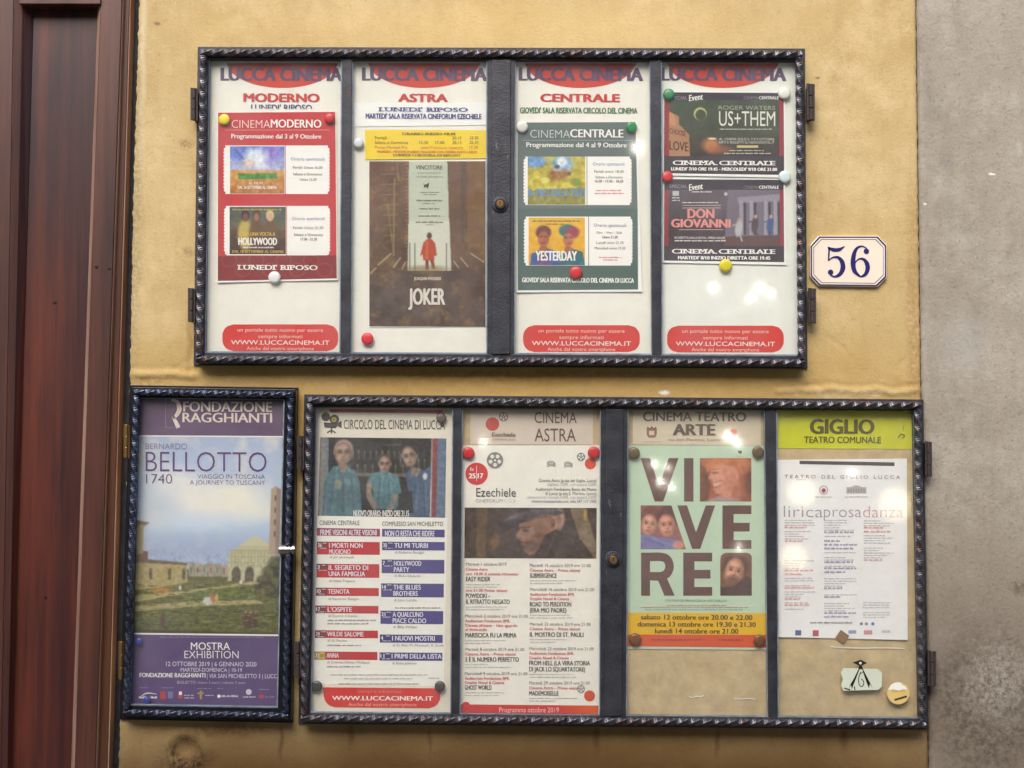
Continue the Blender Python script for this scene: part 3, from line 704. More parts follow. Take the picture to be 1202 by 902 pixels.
Q = lambda a, b, c, d: [a, b, c, d]
YF = -0.040
top_case, yfT = case('long dark iron cinema case with four glazed windows, upper of the wall', Q((232, 55), (945, 57), (948, 433), (227, 429)),
    [Q((245, 69), (401.5, 69.5), (399.5, 415), (240, 414)), Q((413, 69.5), (572, 70), (572, 416), (411, 415)),
     Q((604, 70), (763.5, 70.5), (765.5, 417), (603, 416)), Q((775.5, 70.5), (936, 71), (939, 418), (776.5, 417))], None, M_slate, M_rope, YF, name='poster_case',
    board=mat('pale_board', (206, 204, 192), rough=0.7, c2=(188, 186, 174), vscale=12))
for b in ((223.5, 103, 232, 142), (220.5, 338, 229, 379)): hinge(top_case, *b, -0.03)
for b in ((947, 98, 956.5, 142), (949, 338, 958, 380)): hinge(top_case, *b, -0.03)
lock(top_case, 587, 240, yfT - 0.005)

low_case, yfL = case('long dark iron cinema case with four glazed windows, lower right under the number tile', Q((357, 463), (1084, 469), (1090, 857), (350, 850)),
    [Q((371, 478), (532, 479), (529.5, 838), (364, 837)), Q((542, 479), (705.5, 480), (704.5, 841), (539, 839)),
     Q((736.5, 480.5), (898, 481.5), (902, 842), (734.5, 841)), Q((911, 481.5), (1073, 482.5), (1080, 844), (913, 842.5))], None, M_slate, M_rope, YF, name='poster_case')
lock(low_case, 719.5, 656.5, yfL - 0.005)
for b in ((348.5, 511, 357, 552), (345, 753, 354, 796)): hinge(low_case, *b, -0.03)
for b in ((1086, 518, 1094, 560), (1089, 764, 1099, 806)): hinge(low_case, *b, -0.03)

sm_case, yfS = case('small black iron case with one tall window beside the wooden door', Q((152, 452), (350, 455), (344, 849), (140, 845)),
    [Q((162, 467), (334, 469), (326, 831), (152, 828))], None, M_black, M_rope_dk, YF, name='small_poster_case', inset=8.5, half=0.0058, lead=0.105)
for b in ((145, 498, 152, 538), (139, 753, 146, 798)): hinge(sm_case, *b, -0.03, M_brass)
# chrome barrel latch
lc = P(327, 645.5, yfS - 0.006)
V, F = lathe(tuple(lc), (1, 0, 0), [(0.004, 0), (0.009, 0.001), (0.0105, 0.003), (0.0105, 0.027), (0.008, 0.028), (0.008, 0.031), (0.012, 0.032), (0.012, 0.038), (0.009, 0.040)], 24)
o = mesh_obj('latch', V, F, M_chrome, sm_case, smooth=False)
V, F = box_v((lc[0] + 0.015, lc[1] + 0.006, lc[2] - 0.010), (0.024, 0.004, 0.012)); mesh_obj('latch_plate', V, F, M_brass, o)

# ================================================================== HOUSE NUMBER
def tile():
    oc = [(961, 277), (1031, 277), (1041, 288), (1041, 326), (1030, 337), (961, 336), (951, 325), (951, 288)]
    t = Flat('house_number_tile', 'cream eight-sided enamel number plate reading 56 on the yellow wall', 'house number', (951, 277, 1041, 337), -0.0092)
    M_en = mat('cream_enamel', (238, 226, 208), rough=0.12, var=0.06, vscale=20, spec=0.5, coat=0.6)
    blue = mat('blue_enamel', (44, 40, 104), rough=0.2, spec=0.5)
    v, f = prism_v(oc, -0.009, 0.001); o = mesh_obj('plate', v, f, M_en, t.root); bevel(o, 0.0016, 3)
    c = (996, 307)
    def ring(k0, k1):
        a = [(c[0] + (p[0] - c[0]) * (1 - k0 / 45), c[1] + (p[1] - c[1]) * (1 - k0 / 30)) for p in oc]
        b = [(c[0] + (p[0] - c[0]) * (1 - k1 / 45), c[1] + (p[1] - c[1]) * (1 - k1 / 30)) for p in oc]
        n = len(oc); t.add('border', a + b, [[i, i + n, (i + 1) % n + n, (i + 1) % n] for i in range(n)], blue, 1)
    ring(0.8, 2.3); ring(3.9, 4.5)
    st = lambda p, w_: t.stroke('numerals', p, w_, blue, 2, 8)
    st([(971.5, 290.5), (978, 293.4), (985, 293.2), (991.5, 289.5)], [1.5, 4.6, 4.2, 0.8])
    st([(973.2, 291), (973.0, 298), (972.6, 306.5)], [2.2, 2.0, 1.6])
    st([(972.8, 306), (977, 302.8), (983.5, 302.4), (988.4, 307.5), (989.4, 315), (986, 322), (980, 325), (974.6, 323)], [1.2, 1.8, 3.4, 5.2, 5.8, 4.4, 2.4, 1.6])
    t.disc('numerals', 975, 319.8, 3.2, blue, 2.5)
    st([(1017.6, 292), (1012, 289.4), (1006, 291.6), (1002.4, 299), (1001.4, 309), (1003.2, 318.5), (1010, 325.2)], [1.4, 1.8, 3.2, 5.0, 6.0, 5.0, 1.8])
    t.disc('numerals', 1017, 295.2, 3.2, blue, 2.5)
    st([(1003.5, 309), (1008, 304.4), (1013.6, 304.6), (1017.6, 309.6), (1018.4, 316), (1015.6, 322.4), (1010, 325.4)], [1.0, 1.8, 3.2, 5.2, 5.4, 4.0, 1.8])
    t.done()
tile()

# ================================================================== PRINT
BY = -0.0125                       # face of the big sheets inside the cases
cream = paper('cream_paper', (237, 233, 222)); cream2 = paper('warm_cream_paper', (230, 221, 204)); white = paper('white_paper', (240, 239, 235), 0.04)
yel = ink((232, 202, 40)); red = ink((196, 52, 50)); redp = ink((204, 60, 52)); navy = ink((62, 62, 128)); wht = ink((240, 236, 230)); dk = ink((64, 58, 60)); grey = ink((130, 124, 122)); lgrey = ink((168, 164, 160))
def logo(t, x0, x1, xa, xb):
    cx = (x0 + x1) / 2; hw = (x1 - x0) / 2; n = 24; top = 74.5; pts = []
    col = ink((200, 62, 44)); U = []
    for i in range(n + 1):
        x = x0 + (x1 - x0) * i / n; q = (x - cx) / hw; yb = top + 29 * math.sqrt(max(0, 1 - abs(q) ** 2.1)) ** 1.15
        U += [(x, top), (x, max(top + 0.1, yb))]
    t.add('heading', U, [[2 * i, 2 * i + 1, 2 * i + 3, 2 * i + 2] for i in range(n)], col, 1)
    t.text('LUCCA CINEMA', xa, xb, 95, 15, ink((92, 70, 100)), ULTRA, layer=2, part='heading')
def pill(t, x0, x1, y0, y1, part='banner', lay=1, m=None):
    r = (y1 - y0) * 0.42; V = []; n = 16
    for i in range(n + 1):
        y = y0 + (y1 - y0) * i / n; e = min(y - y0, y1 - y); ins = 0 if e >= r else r - math.sqrt(max(0, r * r - (r - e) ** 2))
        V += [(x0 + ins, y), (x1 - ins, y)]
    t.add(part, V, [[2 * i, 2 * i + 2, 2 * i + 3, 2 * i + 1] for i in range(n)], m or ink((208, 54, 46)), lay)
def portal(t, x0, x1, y0):
    pill(t, x0, x1, y0, y0 + 31.5); c = (x0 + x1) / 2; w_ = x1 - x0; tc = ink((238, 196, 180))
    t.text('un portale tutto nuovo per essere', c - w_ * .37, c + w_ * .37, y0 + 8.6, 4.2, tc, REG, 3)
    t.text('sempre informati', c - w_ * .19, c + w_ * .19, y0 + 16.2, 4.2, tc, REG, 3)
    t.text('WWW.LUCCACINEMA.IT', c - w_ * .425, c + w_ * .425, y0 + 23.8, 5, wht, REG, 3)
    t.text('Anche dal vostro smartphone', c - w_ * .29, c + w_ * .29, y0 + 30.2, 4.0, tc, REG, 3)
def ticket(t, x0, y0, x1, y1, xs, lay=2):
    def edge(xa, xb, sl, sr):
        V = []; n = int((y1 - y0) / 2)
        for i in range(n + 1):
            y = y0 + (y1 - y0) * i / n; e = min(i, n - i); ins = (1.4 if i % 2 else 0.0) + (2.5 - e if e < 3 else 0)
            V += [(xa + (ins if sl else 0), xb - (ins if sr else 0), y)]
        t.rowstrip('ticket#%d' % int(xa + y0), V, wht, lay)
    edge(x0, xs - 0.4, 1, 0); edge(xs + 0.4, x1, 0, 1)
tent = lambda f, yf=None, xf=None, a=0.0016, w_=60: (lambda x, y: f(x, y) + (a * np.clip(1 - np.abs(y - yf) / w_, 0, 1) if yf else 0) + (a * np.clip(1 - np.abs(x - xf) / w_, 0, 1) if xf else 0))
curl = lambda cx, cy, wx, wy, a: (lambda x, y: a * (np.abs((x - cx) / wx) ** 3) * 0.5 + a * np.clip((y - cy) / wy, 0, 1) ** 2 * (0.3 + 0.7 * np.abs((x - cx) / wx)))

# ---------- window 1
t = Flat('notice_sheet', 'cream cinema header sheet behind the red programme in the first upper window', 'notice', (246, 70, 401, 414), BY)
t.quad('sheet', [(245.5, 69.5), (401, 70), (399, 414.5), (240.5, 413.5)], cream, 0)
logo(t, 266, 397, 260, 401)
t.text('MODERNO', 286.5, 374.5, 119.5, 9.5, red, HEAVY)
t.text("LUNEDI' RIPOSO", 295, 366, 130.5, 7.5, navy, BOLD, clip=127.8)
portal(t, 261, 397, 381); t.done()

t = Flat('programme_poster', 'red two-film programme with white ticket boxes in the first upper window', 'poster', (255, 131, 396, 332), BY - 0.0022, tent(curl(325, 300, 72, 40, 0.0022), yf=284))
t.quad('sheet', [(255, 132), (394.5, 131), (396.5, 329), (254.5, 332)], white, 0)
t.quad('print', [(256, 132.5), (393.5, 131.5), (395.0, 300), (255.7, 301)], ink((192, 52, 56)), 1)
t.quad('print', [(255.7, 301), (395.0, 300), (395.3, 327), (255.6, 330)], ink((132, 40, 42)), 1)
for k in range(8):
    cx, cy = 269 + k * 16, 306 + (k % 2) * 11
    for s in range(10): t.stroke('print', [(cx + 9 * math.cos(s * .63), cy + 8 * math.sin(s * .63)), (cx + 9 * math.cos(s * .63 + .63), cy + 8 * math.sin(s * .63 + .63))], 0.7, ink((158, 78, 60)), 1.6, 0)
t.text('CINEMA', 272, 317, 150.5, 9.3, ink((238, 214, 210)), THIN); t.text('MODERNO', 318, 377, 150, 9.3, wht, BOLD)
t.rect('print', 264, 152.6, 387, 153.1, ink((226, 168, 160)), 2)
t.text('Programmazione dal 3 al 9 Ottobre', 271.6, 377, 162.8, 5.2, wht, BOLD)
ticket(t, 262, 171, 387.5, 228, 335)
p = Pic(270, 172, 334, 227.5, (120, 150, 205)); p.vgrad(172, 200, (98, 124, 196), (176, 178, 206)).vgrad(200, 228, (208, 158, 92), (176, 112, 56))
for (x, y, r, c) in ((279, 182, 8, (90, 110, 200)), (320, 180, 10, (150, 120, 200)), (300, 184, 13, (236, 238, 240)), (306, 192, 9, (225, 226, 230)), (291, 192, 7, (214, 190, 170)), (316, 190, 6, (170, 160, 220))): p.ell(x, y, r, r * .7, c, .8, 0, .8)
p.poly([(279, 204), (325, 203), (325, 210), (280, 211)], (78, 138, 62)).cloudy(30, 4, seed=5).line(276, 176, 286, 187, 2, (60, 60, 120), .5)
t.picture(p, p.quadpts(), 3)
t.text('IL FILM', 293, 308, 216.5, 2.6, wht, REG, 4.5); t.text('DAL 26 SETTEMBRE AL CINEMA', 279, 325, 222, 3.6, wht, BOLD, 4.5)
lb = ink((112, 146, 200))
t.text('Orario spettacoli', 341.5, 381, 188.5, 3.6, lb, REG, 4); t.text('Feriali: Unico 16.30', 344, 378.5, 198.3, 3, dk, REG, 4); t.text('Sabato e Domenica', 344, 378, 206, 3, dk, REG, 4); t.text('Unico 15.30', 352, 371.5, 212.3, 3, dk, REG, 4)
ticket(t, 262.5, 242, 388, 300, 336.5)
p = Pic(269.5, 243, 335.5, 298.5, (70, 66, 52)); p.vgrad(243, 270, (70, 84, 78), (98, 88, 62)).vgrad(270, 299, (96, 70, 42), (52, 32, 22)).cloudy(20, 7, seed=8)
for (x, c, hc) in ((288, (112, 64, 46), (40, 26, 20)), (301, (150, 98, 72), (70, 40, 24)), (317, (206, 160, 130), (216, 188, 120))):
    p.ell(x, 276, 9, 18, (100, 66, 36) if x != 288 else (196, 172, 84), .4, 0, .9); p.ell(x, 253, 4.6, 6.4, hc, .4); p.ell(x, 255, 3.2, 4.8, c, .4)
t.picture(p, p.quadpts(), 3)
t.greek(273, 331, 247, 1.6, ink((206, 170, 60)), 4.5); t.text("C'ERA UNA VOLTA A", 281, 323, 277, 4.2, ink((216, 178, 56)), BOLD, 4.5)
t.text('HOLLYWOOD', 280, 325, 287.5, 8, wht, HEAVY, 4.5); t.greek(285, 321, 291.5, 1.6, wht, 4.5); t.text('DAL 18 SETTEMBRE AL CINEMA', 272.5, 333, 297, 3, ink((226, 176, 50)), BOLD, 4.5)
t.text('Orario spettacoli', 343, 381, 258.5, 3.6, ink((120, 130, 170)), REG, 4); t.text('Feriali: Unico 21.30', 344, 379.5, 269, 3, dk, REG, 4); t.text('Sabato e Domenica', 345, 379, 277.2, 3, dk, REG, 4); t.text('17.30 - 21.30', 353, 372, 282.5, 3, dk, BOLD, 4)
t.text("LUNEDI' RIPOSO", 280, 372.5, 317, 5.6, wht, BOLD, serif=True, layer=4); t.done()

# ---------- window 2
t = Flat('notice_sheet', 'cream cinema header sheet in the second upper window above the yellow times strip', 'notice', (413, 70, 571, 415), BY)
t.quad('sheet', [(413.5, 70), (571.5, 70.5), (571.5, 415.5), (411.5, 414.5)], cream, 0)
logo(t, 432, 564, 426, 571)
t.text('ASTRA', 468, 525, 119.5, 9, red, HEAVY)
t.done()
t = Flat('notice_strip', 'white paper strip of blue capitals below the red word ASTRA', 'notice', (414, 120, 571, 150), BY - 0.0012)
t.quad('sheet', [(414, 121), (571.3, 121.5), (571.3, 147), (414, 149)], white, 0)
t.text("LUNEDI' RIPOSO", 445.5, 549, 131, 4.6, ink((66, 66, 140)), BOLD, serif=True)
t.text("MARTEDI' SALA RISERVATA CINEFORUM EZECHIELE", 429.5, 565, 139.5, 5.8, navy, HEAVY); t.done()
t = Flat('notice_strip', 'bright yellow show times strip above the brown film poster', 'notice', (429, 152, 571, 187), BY - 0.0020)
t.quad('sheet', [(428.5, 152.5), (571.3, 153), (571.3, 186), (428.5, 187.5)], paper('yellow_paper', (238, 206, 44), 0.05), 0)
dy = ink((110, 92, 40)); dr = ink((200, 92, 40))
t.text('ORARIO INIZIO FILM', 472, 534, 158.5, 2.6, dy, BOLD, serif=True)
for lb_, y, nums in (("Feriali :", 163.5, ('', '', '20,15', '22,30')), ("Sabato e Domenica", 169, ('15,30', '17,50', '20,15', '22,30'))):
    t.text(lb_, 440, 457 if lb_[0] == 'F' else 479, y, 3.4, dy)
    for q, s in zip((492, 511, 531, 551), nums):
        if s: t.text(s, q, q + 10.5, y, 3.2, dy)
t.text("Primo Martedì Rid.", 440, 479, 174.6, 3.2, dr); t.text('(SPETTACOLO UNICO)', 494, 543, 175, 2.6, dr); t.text('17,30', 551, 561, 174.6, 3.2, dr)
t.text('INGRESSO : PERSONE DI LIBERA MAGGIORE CON TESSERA POSTO UNICO', 443, 560, 179.7, 2.8, dr, BOLD); t.text('LUNEDI CHIUSURA DI RIPOSO', 462, 540, 183.6, 2.6, dy, BOLD, serif=True); t.done()

t = Flat('film_poster', 'tall brown film poster of an empty stepped street with a pale shaft of light', 'poster', (433, 189, 570, 384), BY - 0.0016)
t.quad('sheet', [(433, 190), (570.5, 189), (570.5, 383.5), (433, 384.5)], white, 0)
p = Pic(433.5, 189.5, 570, 383.5, (96, 66, 48))
p.vgrad(189, 320, (104, 72, 52), (84, 58, 36)).vgrad(320, 384, (84, 64, 54), (80, 62, 54)).cloudy(30, 22, seed=11)
p.cloudy(1.8, 9, (148, 112, 52), seed=3, lo=.52)
p.poly([(480, 189), (525, 189), (529, 318), (479, 318)], (186, 192, 172)); p.poly([(480, 260), (528, 260), (530, 318), (478, 318)], (208, 206, 190), .7)
p.poly([(525, 189), (548, 189), (545, 300), (530, 315)], (104, 74, 54), .7).poly([(549, 189), (570, 189), (570, 300), (548, 285)], (124, 88, 44), .6).poly([(541, 189), (547, 189), (545, 285), (541, 285)], (70, 56, 48), .6)
for k in range(7): p.line(447 + k * .8, 205 + k * 12, 468 - k * .4, 204 + k * 12, 1, (170, 142, 78), .5)
p.line(463, 210, 462, 300, 2, (150, 128, 72), .6).line(466, 192, 468, 212, 1, (170, 150, 100), .5).line(455, 240, 462, 300, 1.5, (150, 126, 66), .5)
for i in range(28): p.line(481, 193 + i * 4.4, 476 + (i % 3), 193 + i * 4.4, 1, (190, 176, 130), .45)
for (a, b, c, d) in ((459, 298, 444, 311), (470, 303, 462, 314), (476, 308, 472, 316), (441, 315, 435, 321), (533, 307, 538, 314), (541, 303, 549, 313), (553, 298, 568, 308)): p.line(a, b, c, d, 1.5, (186, 168, 136), .8)
for x in (481, 487, 524): p.line(x, 286, x, 318, 1.2, (70, 66, 60), .8)
p.poly([(497, 285), (501, 281), (507, 281), (511, 286), (513, 300), (510, 301), (510, 306), (497, 306), (496, 299), (493, 301)], (170, 66, 38)).poly([(500, 283), (503, 282), (503, 305), (499, 305)], (200, 96, 56), .8).poly([(499, 305), (503.5, 305), (503, 317), (499, 317)], (120, 50, 34)).poly([(504.5, 305), (509, 305), (511, 316), (507.5, 316)], (132, 54, 36)).ell(504, 277, 3, 4, (92, 62, 46), .4).ell(500, 316, 26, 4, (118, 96, 58), .8, 0, .6)
p.poly([(541, 189), (571, 189), (571, 384), (541, 384)], (120, 84, 60), .12).grain(3)  # faint upright reflection band painted over the print
t.picture(p, p.quadpts(), 1)
t.text('VINCITORE', 488, 519.5, 199, 4.6, ink((84, 80, 72)), BOLD, 3); t.greek(490, 518, 204, 1.8, ink((150, 158, 148)), 3); t.greek(488, 520, 208.5, 2, ink((150, 158, 148)), 3)
p_ = ink((60, 58, 54)); t.poly('lettering', [(496, 214.5), (498, 217), (501, 216.5), (504, 214.5), (503, 219), (502, 221.5), (500, 219.2), (497.5, 221), (497.8, 218)], p_, 3)
for (a, b, y, hh) in ((493, 516, 226.5, 1.3), (497, 512, 229, 1.1), (489, 519, 236.5, 2), (496, 511, 239.5, 1.2), (492, 516, 246, 1.8), (491, 517, 254.5, 1.8), (488, 520, 262, 2.2), (500, 509, 264.5, 1)): t.greek(a, b, y, hh, ink((110, 106, 96)), 3, word=(5, 11))
t.text('JOAQUIN PHOENIX', 486, 518, 329, 3.6, ink((214, 206, 190)), BOLD, 3); t.text('JOKER', 480, 522, 357.5, 18.5, ink((216, 206, 196)), HEAVY, 3); t.done()

# ---------- window 3
t = Flat('notice_sheet', 'cream cinema header sheet in the third upper window behind the dark green programme', 'notice', (604, 70, 764, 417), BY)
t.quad('sheet', [(604.5, 70.5), (763, 71), (765, 416.5), (603.5, 415.5)], cream, 0)
logo(t, 616, 747, 610, 754); t.text('CENTRALE', 635, 727, 119.5, 9, red, HEAVY)
t.text("GIOVEDI' SALA RISERVATA CIRCOLO DEL CINEMA", 610.5, 748, 133, 6.4, ink((70, 112, 74)), HEAVY)
portal(t, 614, 751, 382); t.done()
t = Flat('programme_poster', 'dark green two-film programme with white ticket boxes in the third upper window', 'poster', (606, 143, 754, 343), BY - 0.0022, tent(curl(680, 310, 74, 40, 0.0022), yf=283))
t.quad('sheet', [(606.5, 143.5), (748, 142.5), (753.5, 342.5), (606.5, 343.5)], white, 0)
t.quad('print', [(607.5, 144), (746, 143.5), (748.5, 245), (607.5, 245)], ink((96, 108, 106)), 1); t.quad('print', [(607.5, 245), (748.5, 245), (749, 340), (607.8, 341)], ink((78, 100, 94)), 1)
t.text('CINEMA', 622.5, 669, 162, 9.3, ink((196, 202, 200)), THIN); t.text('CENTRALE', 669.5, 731.5, 161.5, 9.3, wht, BOLD)
t.rect('print', 614, 164.6, 742, 165.1, ink((160, 172, 168)), 2)
t.text('Programmazione dal 4 al 9 Ottobre', 618, 735.5, 173, 5.4, wht, BOLD)
ticket(t, 614, 184, 742, 241, 689)
p = Pic(619.5, 184, 687, 240.5, (176, 160, 60)); p.vgrad(184, 240, (176, 164, 78), (196, 176, 40)).cloudy(30, 12, seed=9)
p.ell(628, 190, 13, 7, (110, 150, 196), .5).ell(660, 193, 12, 10, (130, 170, 210), .6).ell(656, 206, 12, 6, (150, 92, 62), .7, -10, .7).ell(660, 190, 6, 5, (222, 224, 226), .7).poly([(619, 224), (688, 220), (688, 241), (619, 241)], (128, 124, 62), .8)
p.cloudy(34, 4, seed=19)
for (x, y, r, c) in ((654, 196, 3, (90, 60, 50)), (662, 200, 2.6, (200, 120, 70)), (649, 203, 3, (160, 70, 50)), (668, 204, 2.6, (110, 70, 50)), (640, 212, 5, (226, 216, 120)), (676, 214, 6, (120, 140, 60)), (630, 204, 4, (210, 190, 70))): p.ell(x, y, r, r * .8, c, .5, 0, .85)
t.picture(p, p.quadpts(), 3); t.text('IL PICCOLO YETI', 621, 686.5, 230.5, 8.5, ink((98, 142, 186)), HEAVY, 4.5)
def card(t, xa, xb, rows, y0):
    for s, a, b, y, h, m, wg in rows: t.text(s, a, b, y, h, m, wg, 4)
rr = ink((206, 70, 80))
card(t, 0, 0, [('Orario spettacoli', 696, 733, 194.5, 3.8, lb, REG), ('Feriali unico 18,30', 697.5, 732, 203, 3, dk, REG), ('Sabato e Domenica', 699, 731, 209.5, 2.8, dk, REG), ('16,30 - 17,45 - 18,30', 698.5, 731.5, 214.5, 3, dk, BOLD)], 0)
t.greek(699.5, 730, 224.5, 1.4, rr, 4); t.greek(698, 733, 228, 1.6, rr, 4)
ticket(t, 614.5, 254.5, 743, 312, 691)
p = Pic(620.5, 255.5, 686.5, 311.5, (226, 176, 44)); p.vgrad(255, 312, (224, 178, 52), (220, 160, 32))
p.poly([(622, 312), (624, 298), (640, 291), (656, 296), (658, 312)], (60, 92, 150)).poly([(657, 312), (658, 298), (668, 291), (684, 296), (687, 312)], (58, 108, 120))
p.ell(638, 273, 9, 8, (104, 52, 48), .3).ell(638, 281, 6.6, 9, (168, 96, 66), .3).line(634, 278, 636.5, 278, 1.2, (70, 36, 30)).line(639.5, 278, 642, 278, 1.2, (70, 36, 30)).line(635.5, 285.5, 640.5, 285.5, 1.2, (120, 50, 46)).ell(638, 293, 5, 5, (150, 86, 60), .4)
p.ell(666, 271, 10, 7.5, (60, 104, 106), .3).ell(672, 273, 8, 7, (150, 60, 80), .5).ell(667, 282, 6, 8, (176, 110, 78), .3).line(663, 279, 665.5, 279, 1.2, (70, 36, 30)).line(668.5, 279, 671, 279, 1.2, (70, 36, 30)).line(665, 286, 669.5, 286, 1.2, (130, 50, 50)).ell(667, 293, 4.5, 4, (170, 100, 70), .4)
p.poly([(630, 312), (632, 300), (640, 298), (648, 312)], (150, 60, 110), .6).cloudy(12, 5, seed=2)
t.picture(p, p.quadpts(), 3); t.text('YESTERDAY', 629, 677, 306, 11, wht, HEAVY, 4.5); t.greek(625, 681, 260.5, 1.8, ink((110, 76, 40)), 4.5); t.greek(641, 662, 264, 1.6, ink((110, 76, 40)), 4.5)
card(t, 0, 0, [('Orario spettacoli', 697, 735, 266.5, 3.8, ink((100, 116, 150)), REG), ('Gio - Ven - Sab', 700, 730, 274.5, 2.6, dk, REG), ('Unico 21,30', 707, 725, 280, 3, dk, BOLD), ('Lunedi unico 21,30', 700, 732, 286.5, 3, dk, REG), ('Mercoledi unico 17,30', 698, 734, 293, 3, dk, REG)], 0)
t.greek(703, 730, 303, 1.4, rr, 4); t.greek(708, 725, 306, 1.4, rr, 4)
t.text("GIOVEDI' SALA RISERVATA CIRCOLO DEL CINEMA DI LUCCA", 613, 744, 331.8, 5.4, wht, HEAVY, 4); t.done()

# ---------- window 4
t = Flat('notice_sheet', 'pale cinema header sheet behind the two event posters in the fourth upper window', 'notice', (776, 71, 937, 418), BY)
t.quad('sheet', [(776, 71), (935, 71.5), (937.5, 417), (777, 416.5)], paper('pale_paper', (232, 233, 224)), 0)
logo(t, 783, 914, 777, 922); portal(t, 783, 920, 382.5); t.done()
for (nm, y0, lab) in (('a', 107.5, 'dark green event poster with a thin crescent ring, above the opera poster'), ('b', 209.5, 'dark opera poster with grey columns and salmon title, under the crescent poster')):
    dd = 0 if nm == 'a' else 102
    H = 100.5 if nm == 'a' else 101
    t = Flat('event_poster', lab, 'poster', (778, y0, 923, y0 + H), BY - 0.0022, tent(curl(850, y0 + 80, 73, 30, 0.0018 if nm == 'b' else 0.0008), xf=850, a=0.001))
    t.quad('sheet', [(778.3, y0), (921.5, y0 + .8), (923, y0 + H + .8), (777.8, y0 + H - 2)], white, 0)
    t.quad('print', [(779.8, y0 + 1), (919.8, y0 + 1.8), (920.5, y0 + H - 2.5), (779.4, y0 + H - 4.5)], ink((58, 48, 60)), 1)
    if nm == 'a':
        p = Pic(780, 117.5, 919.5, 183.5, (50, 56, 44)); p.vgrad(117, 160, (62, 74, 58), (54, 58, 40)).vgrad(160, 184, (54, 56, 40), (50, 32, 26)).cloudy(16, 18, seed=4)
        p.poly([(785, 131), (797, 137), (797, 146), (801, 150), (809, 158), (810, 184), (785, 184)], (170, 122, 88)).poly([(785, 131), (791, 134), (794, 148), (785, 146)], (196, 140, 100), .8)
        p.ell(835, 171, 10, 8, (196, 120, 68), .9, 10, .9).ell(846, 176, 14, 5, (150, 84, 50), .9, 0, .7).ell(836, 163, 5, 1, (226, 210, 160), .6)
        p.ell(822, 134, 7.6, 7.6, (196, 196, 120), .2).ell(822.5, 135.2, 6.3, 6.6, (58, 68, 50), .2)
    else:
        p = Pic(780, 223, 919.5, 289, (78, 68, 78)); p.vgrad(223, 289, (86, 78, 86), (58, 44, 50)).cloudy(14, 20, seed=6)
        p.poly([(855, 223), (920, 216), (920, 289), (850, 289)], (112, 104, 118)).poly([(866, 232), (915, 228), (915, 236), (866, 239)], (150, 144, 156), .8)
        for x in (868, 880, 897, 908): p.poly([(x, 236), (x + 4, 236), (x + 4.5, 276), (x, 276)], (162, 154, 166), .8); p.poly([(x + 5, 238), (x + 8, 238), (x + 8, 276), (x + 5, 276)], (50, 44, 56), .8)
        p.poly([(850, 278), (920, 276), (920, 289), (850, 289)], (92, 62, 58))
        for (x, y, c) in ((867, 268, (176, 176, 176)), (886, 264, (74, 54, 60)), (904, 264, (64, 84, 134))): p.ell(x, y, 4, 10, c, .4, 8).ell(x + 1, y - 9.5, 1.8, 2.2, (196, 150, 130), .5).line(x, y - 5, x - 7, y - 3, 1.4, c).line(x + 1, y + 6, x + 4, y + 15, 1.6, c)
        p.ell(852, 228, 2, 2, (220, 216, 214), .6).ell(835, 240, 26, 30, (116, 96, 110), 1.2, 0, .35)
    p.poly([(780, 110), (785.5, 110), (784.5, 291), (780, 291)], (150, 40, 54)).poly([(914.5, 110), (920, 110), (920, 291), (916, 291)], (150, 40, 54)).grain(3)
    t.picture(p, p.quadpts(), 1.6)
    t.text('SPECIAL', 786, 807, 117 + (dd + 2 if dd else 0), 4, ink((176, 160, 170)), THIN, 3); yE = 117.5 + (dd + 3 if dd else 0)
    t.text('Event', 809, 825, yE + .5, 7.2, wht, BOLD, 3.5, slope=-0.12); t.text('CINEMA', 873, 890.5, 116.8 + (dd + 3 if dd else 0), 3.6, ink((150, 140, 150)), THIN, 3); t.text('CENTRALE', 891, 914, 116.8 + (dd + 3 if dd else 0), 3.6, wht, BOLD, 3)
    if nm == 'a':
        lt = ink((196, 196, 180)); t.text('ROGER WATERS', 843.5, 910, 129, 4.6, ink((156, 160, 140)), REG, 3); t.text('US+THEM', 844, 910, 148, 17, ink((222, 220, 206)), REG, 3)
        t.greek(845, 908, 152.5, 1.4, lt, 3); t.text('AL CINEMA SOLO IL 7 8 9 OTTOBRE', 844, 909, 165, 2.8, lt, REG, 3); t.text('INFO E BIGLIETTI SU NEXODIGITAL.IT', 844, 909, 168.8, 2.8, lt, REG, 3); t.rect('print', 865, 171, 890, 173.6, ink((206, 186, 120)), 3); t.greek(856, 897, 177.5, 1.2, lt, 3); t.greek(850, 905, 181, 1.5, lt, 3)
        t.text('CHOOSE', 786, 805, 158.5, 6, ink((92, 58, 44)), BOLD, 3, slope=0.2); t.text('LOVE', 786, 808, 177, 10.5, ink((70, 44, 36)), BOLD, 3, slope=0.10)
        t.text('CINEMA CENTRALE', 790, 910, 194, 5, wht, BOLD, 4, serif=True); t.text("LUNEDI' 7/10 ORE 19.45 - MERCOLEDI' 9/10 ORE 21.00", 788, 912, 200.5, 3.6, wht, HEAVY, 4)
    else:
        sal = ink((222, 142, 134)); t.text('DON', 807.5, 838, 256, 10.5, sal, HEAVY, 3); t.text('GIOVANNI', 788.5, 857, 267, 9.5, sal, HEAVY, 3)
        for (a, b, y) in ((801, 846, 241), (801, 846, 244), (797, 849, 269.5)): t.rect('print', a, y, b, y + .7, ink((200, 170, 170)), 3)
        t.greek(801, 843, 238.5, 1.2, wht, 3); t.greek(812, 836, 226, 1.2, wht, 3); t.rect('print', 789.5, 224.5, 797, 230, ink((190, 186, 190)), 3); t.greek(789, 798, 233, 1.2, wht, 3); t.greek(789, 798, 236, 1.2, wht, 3)
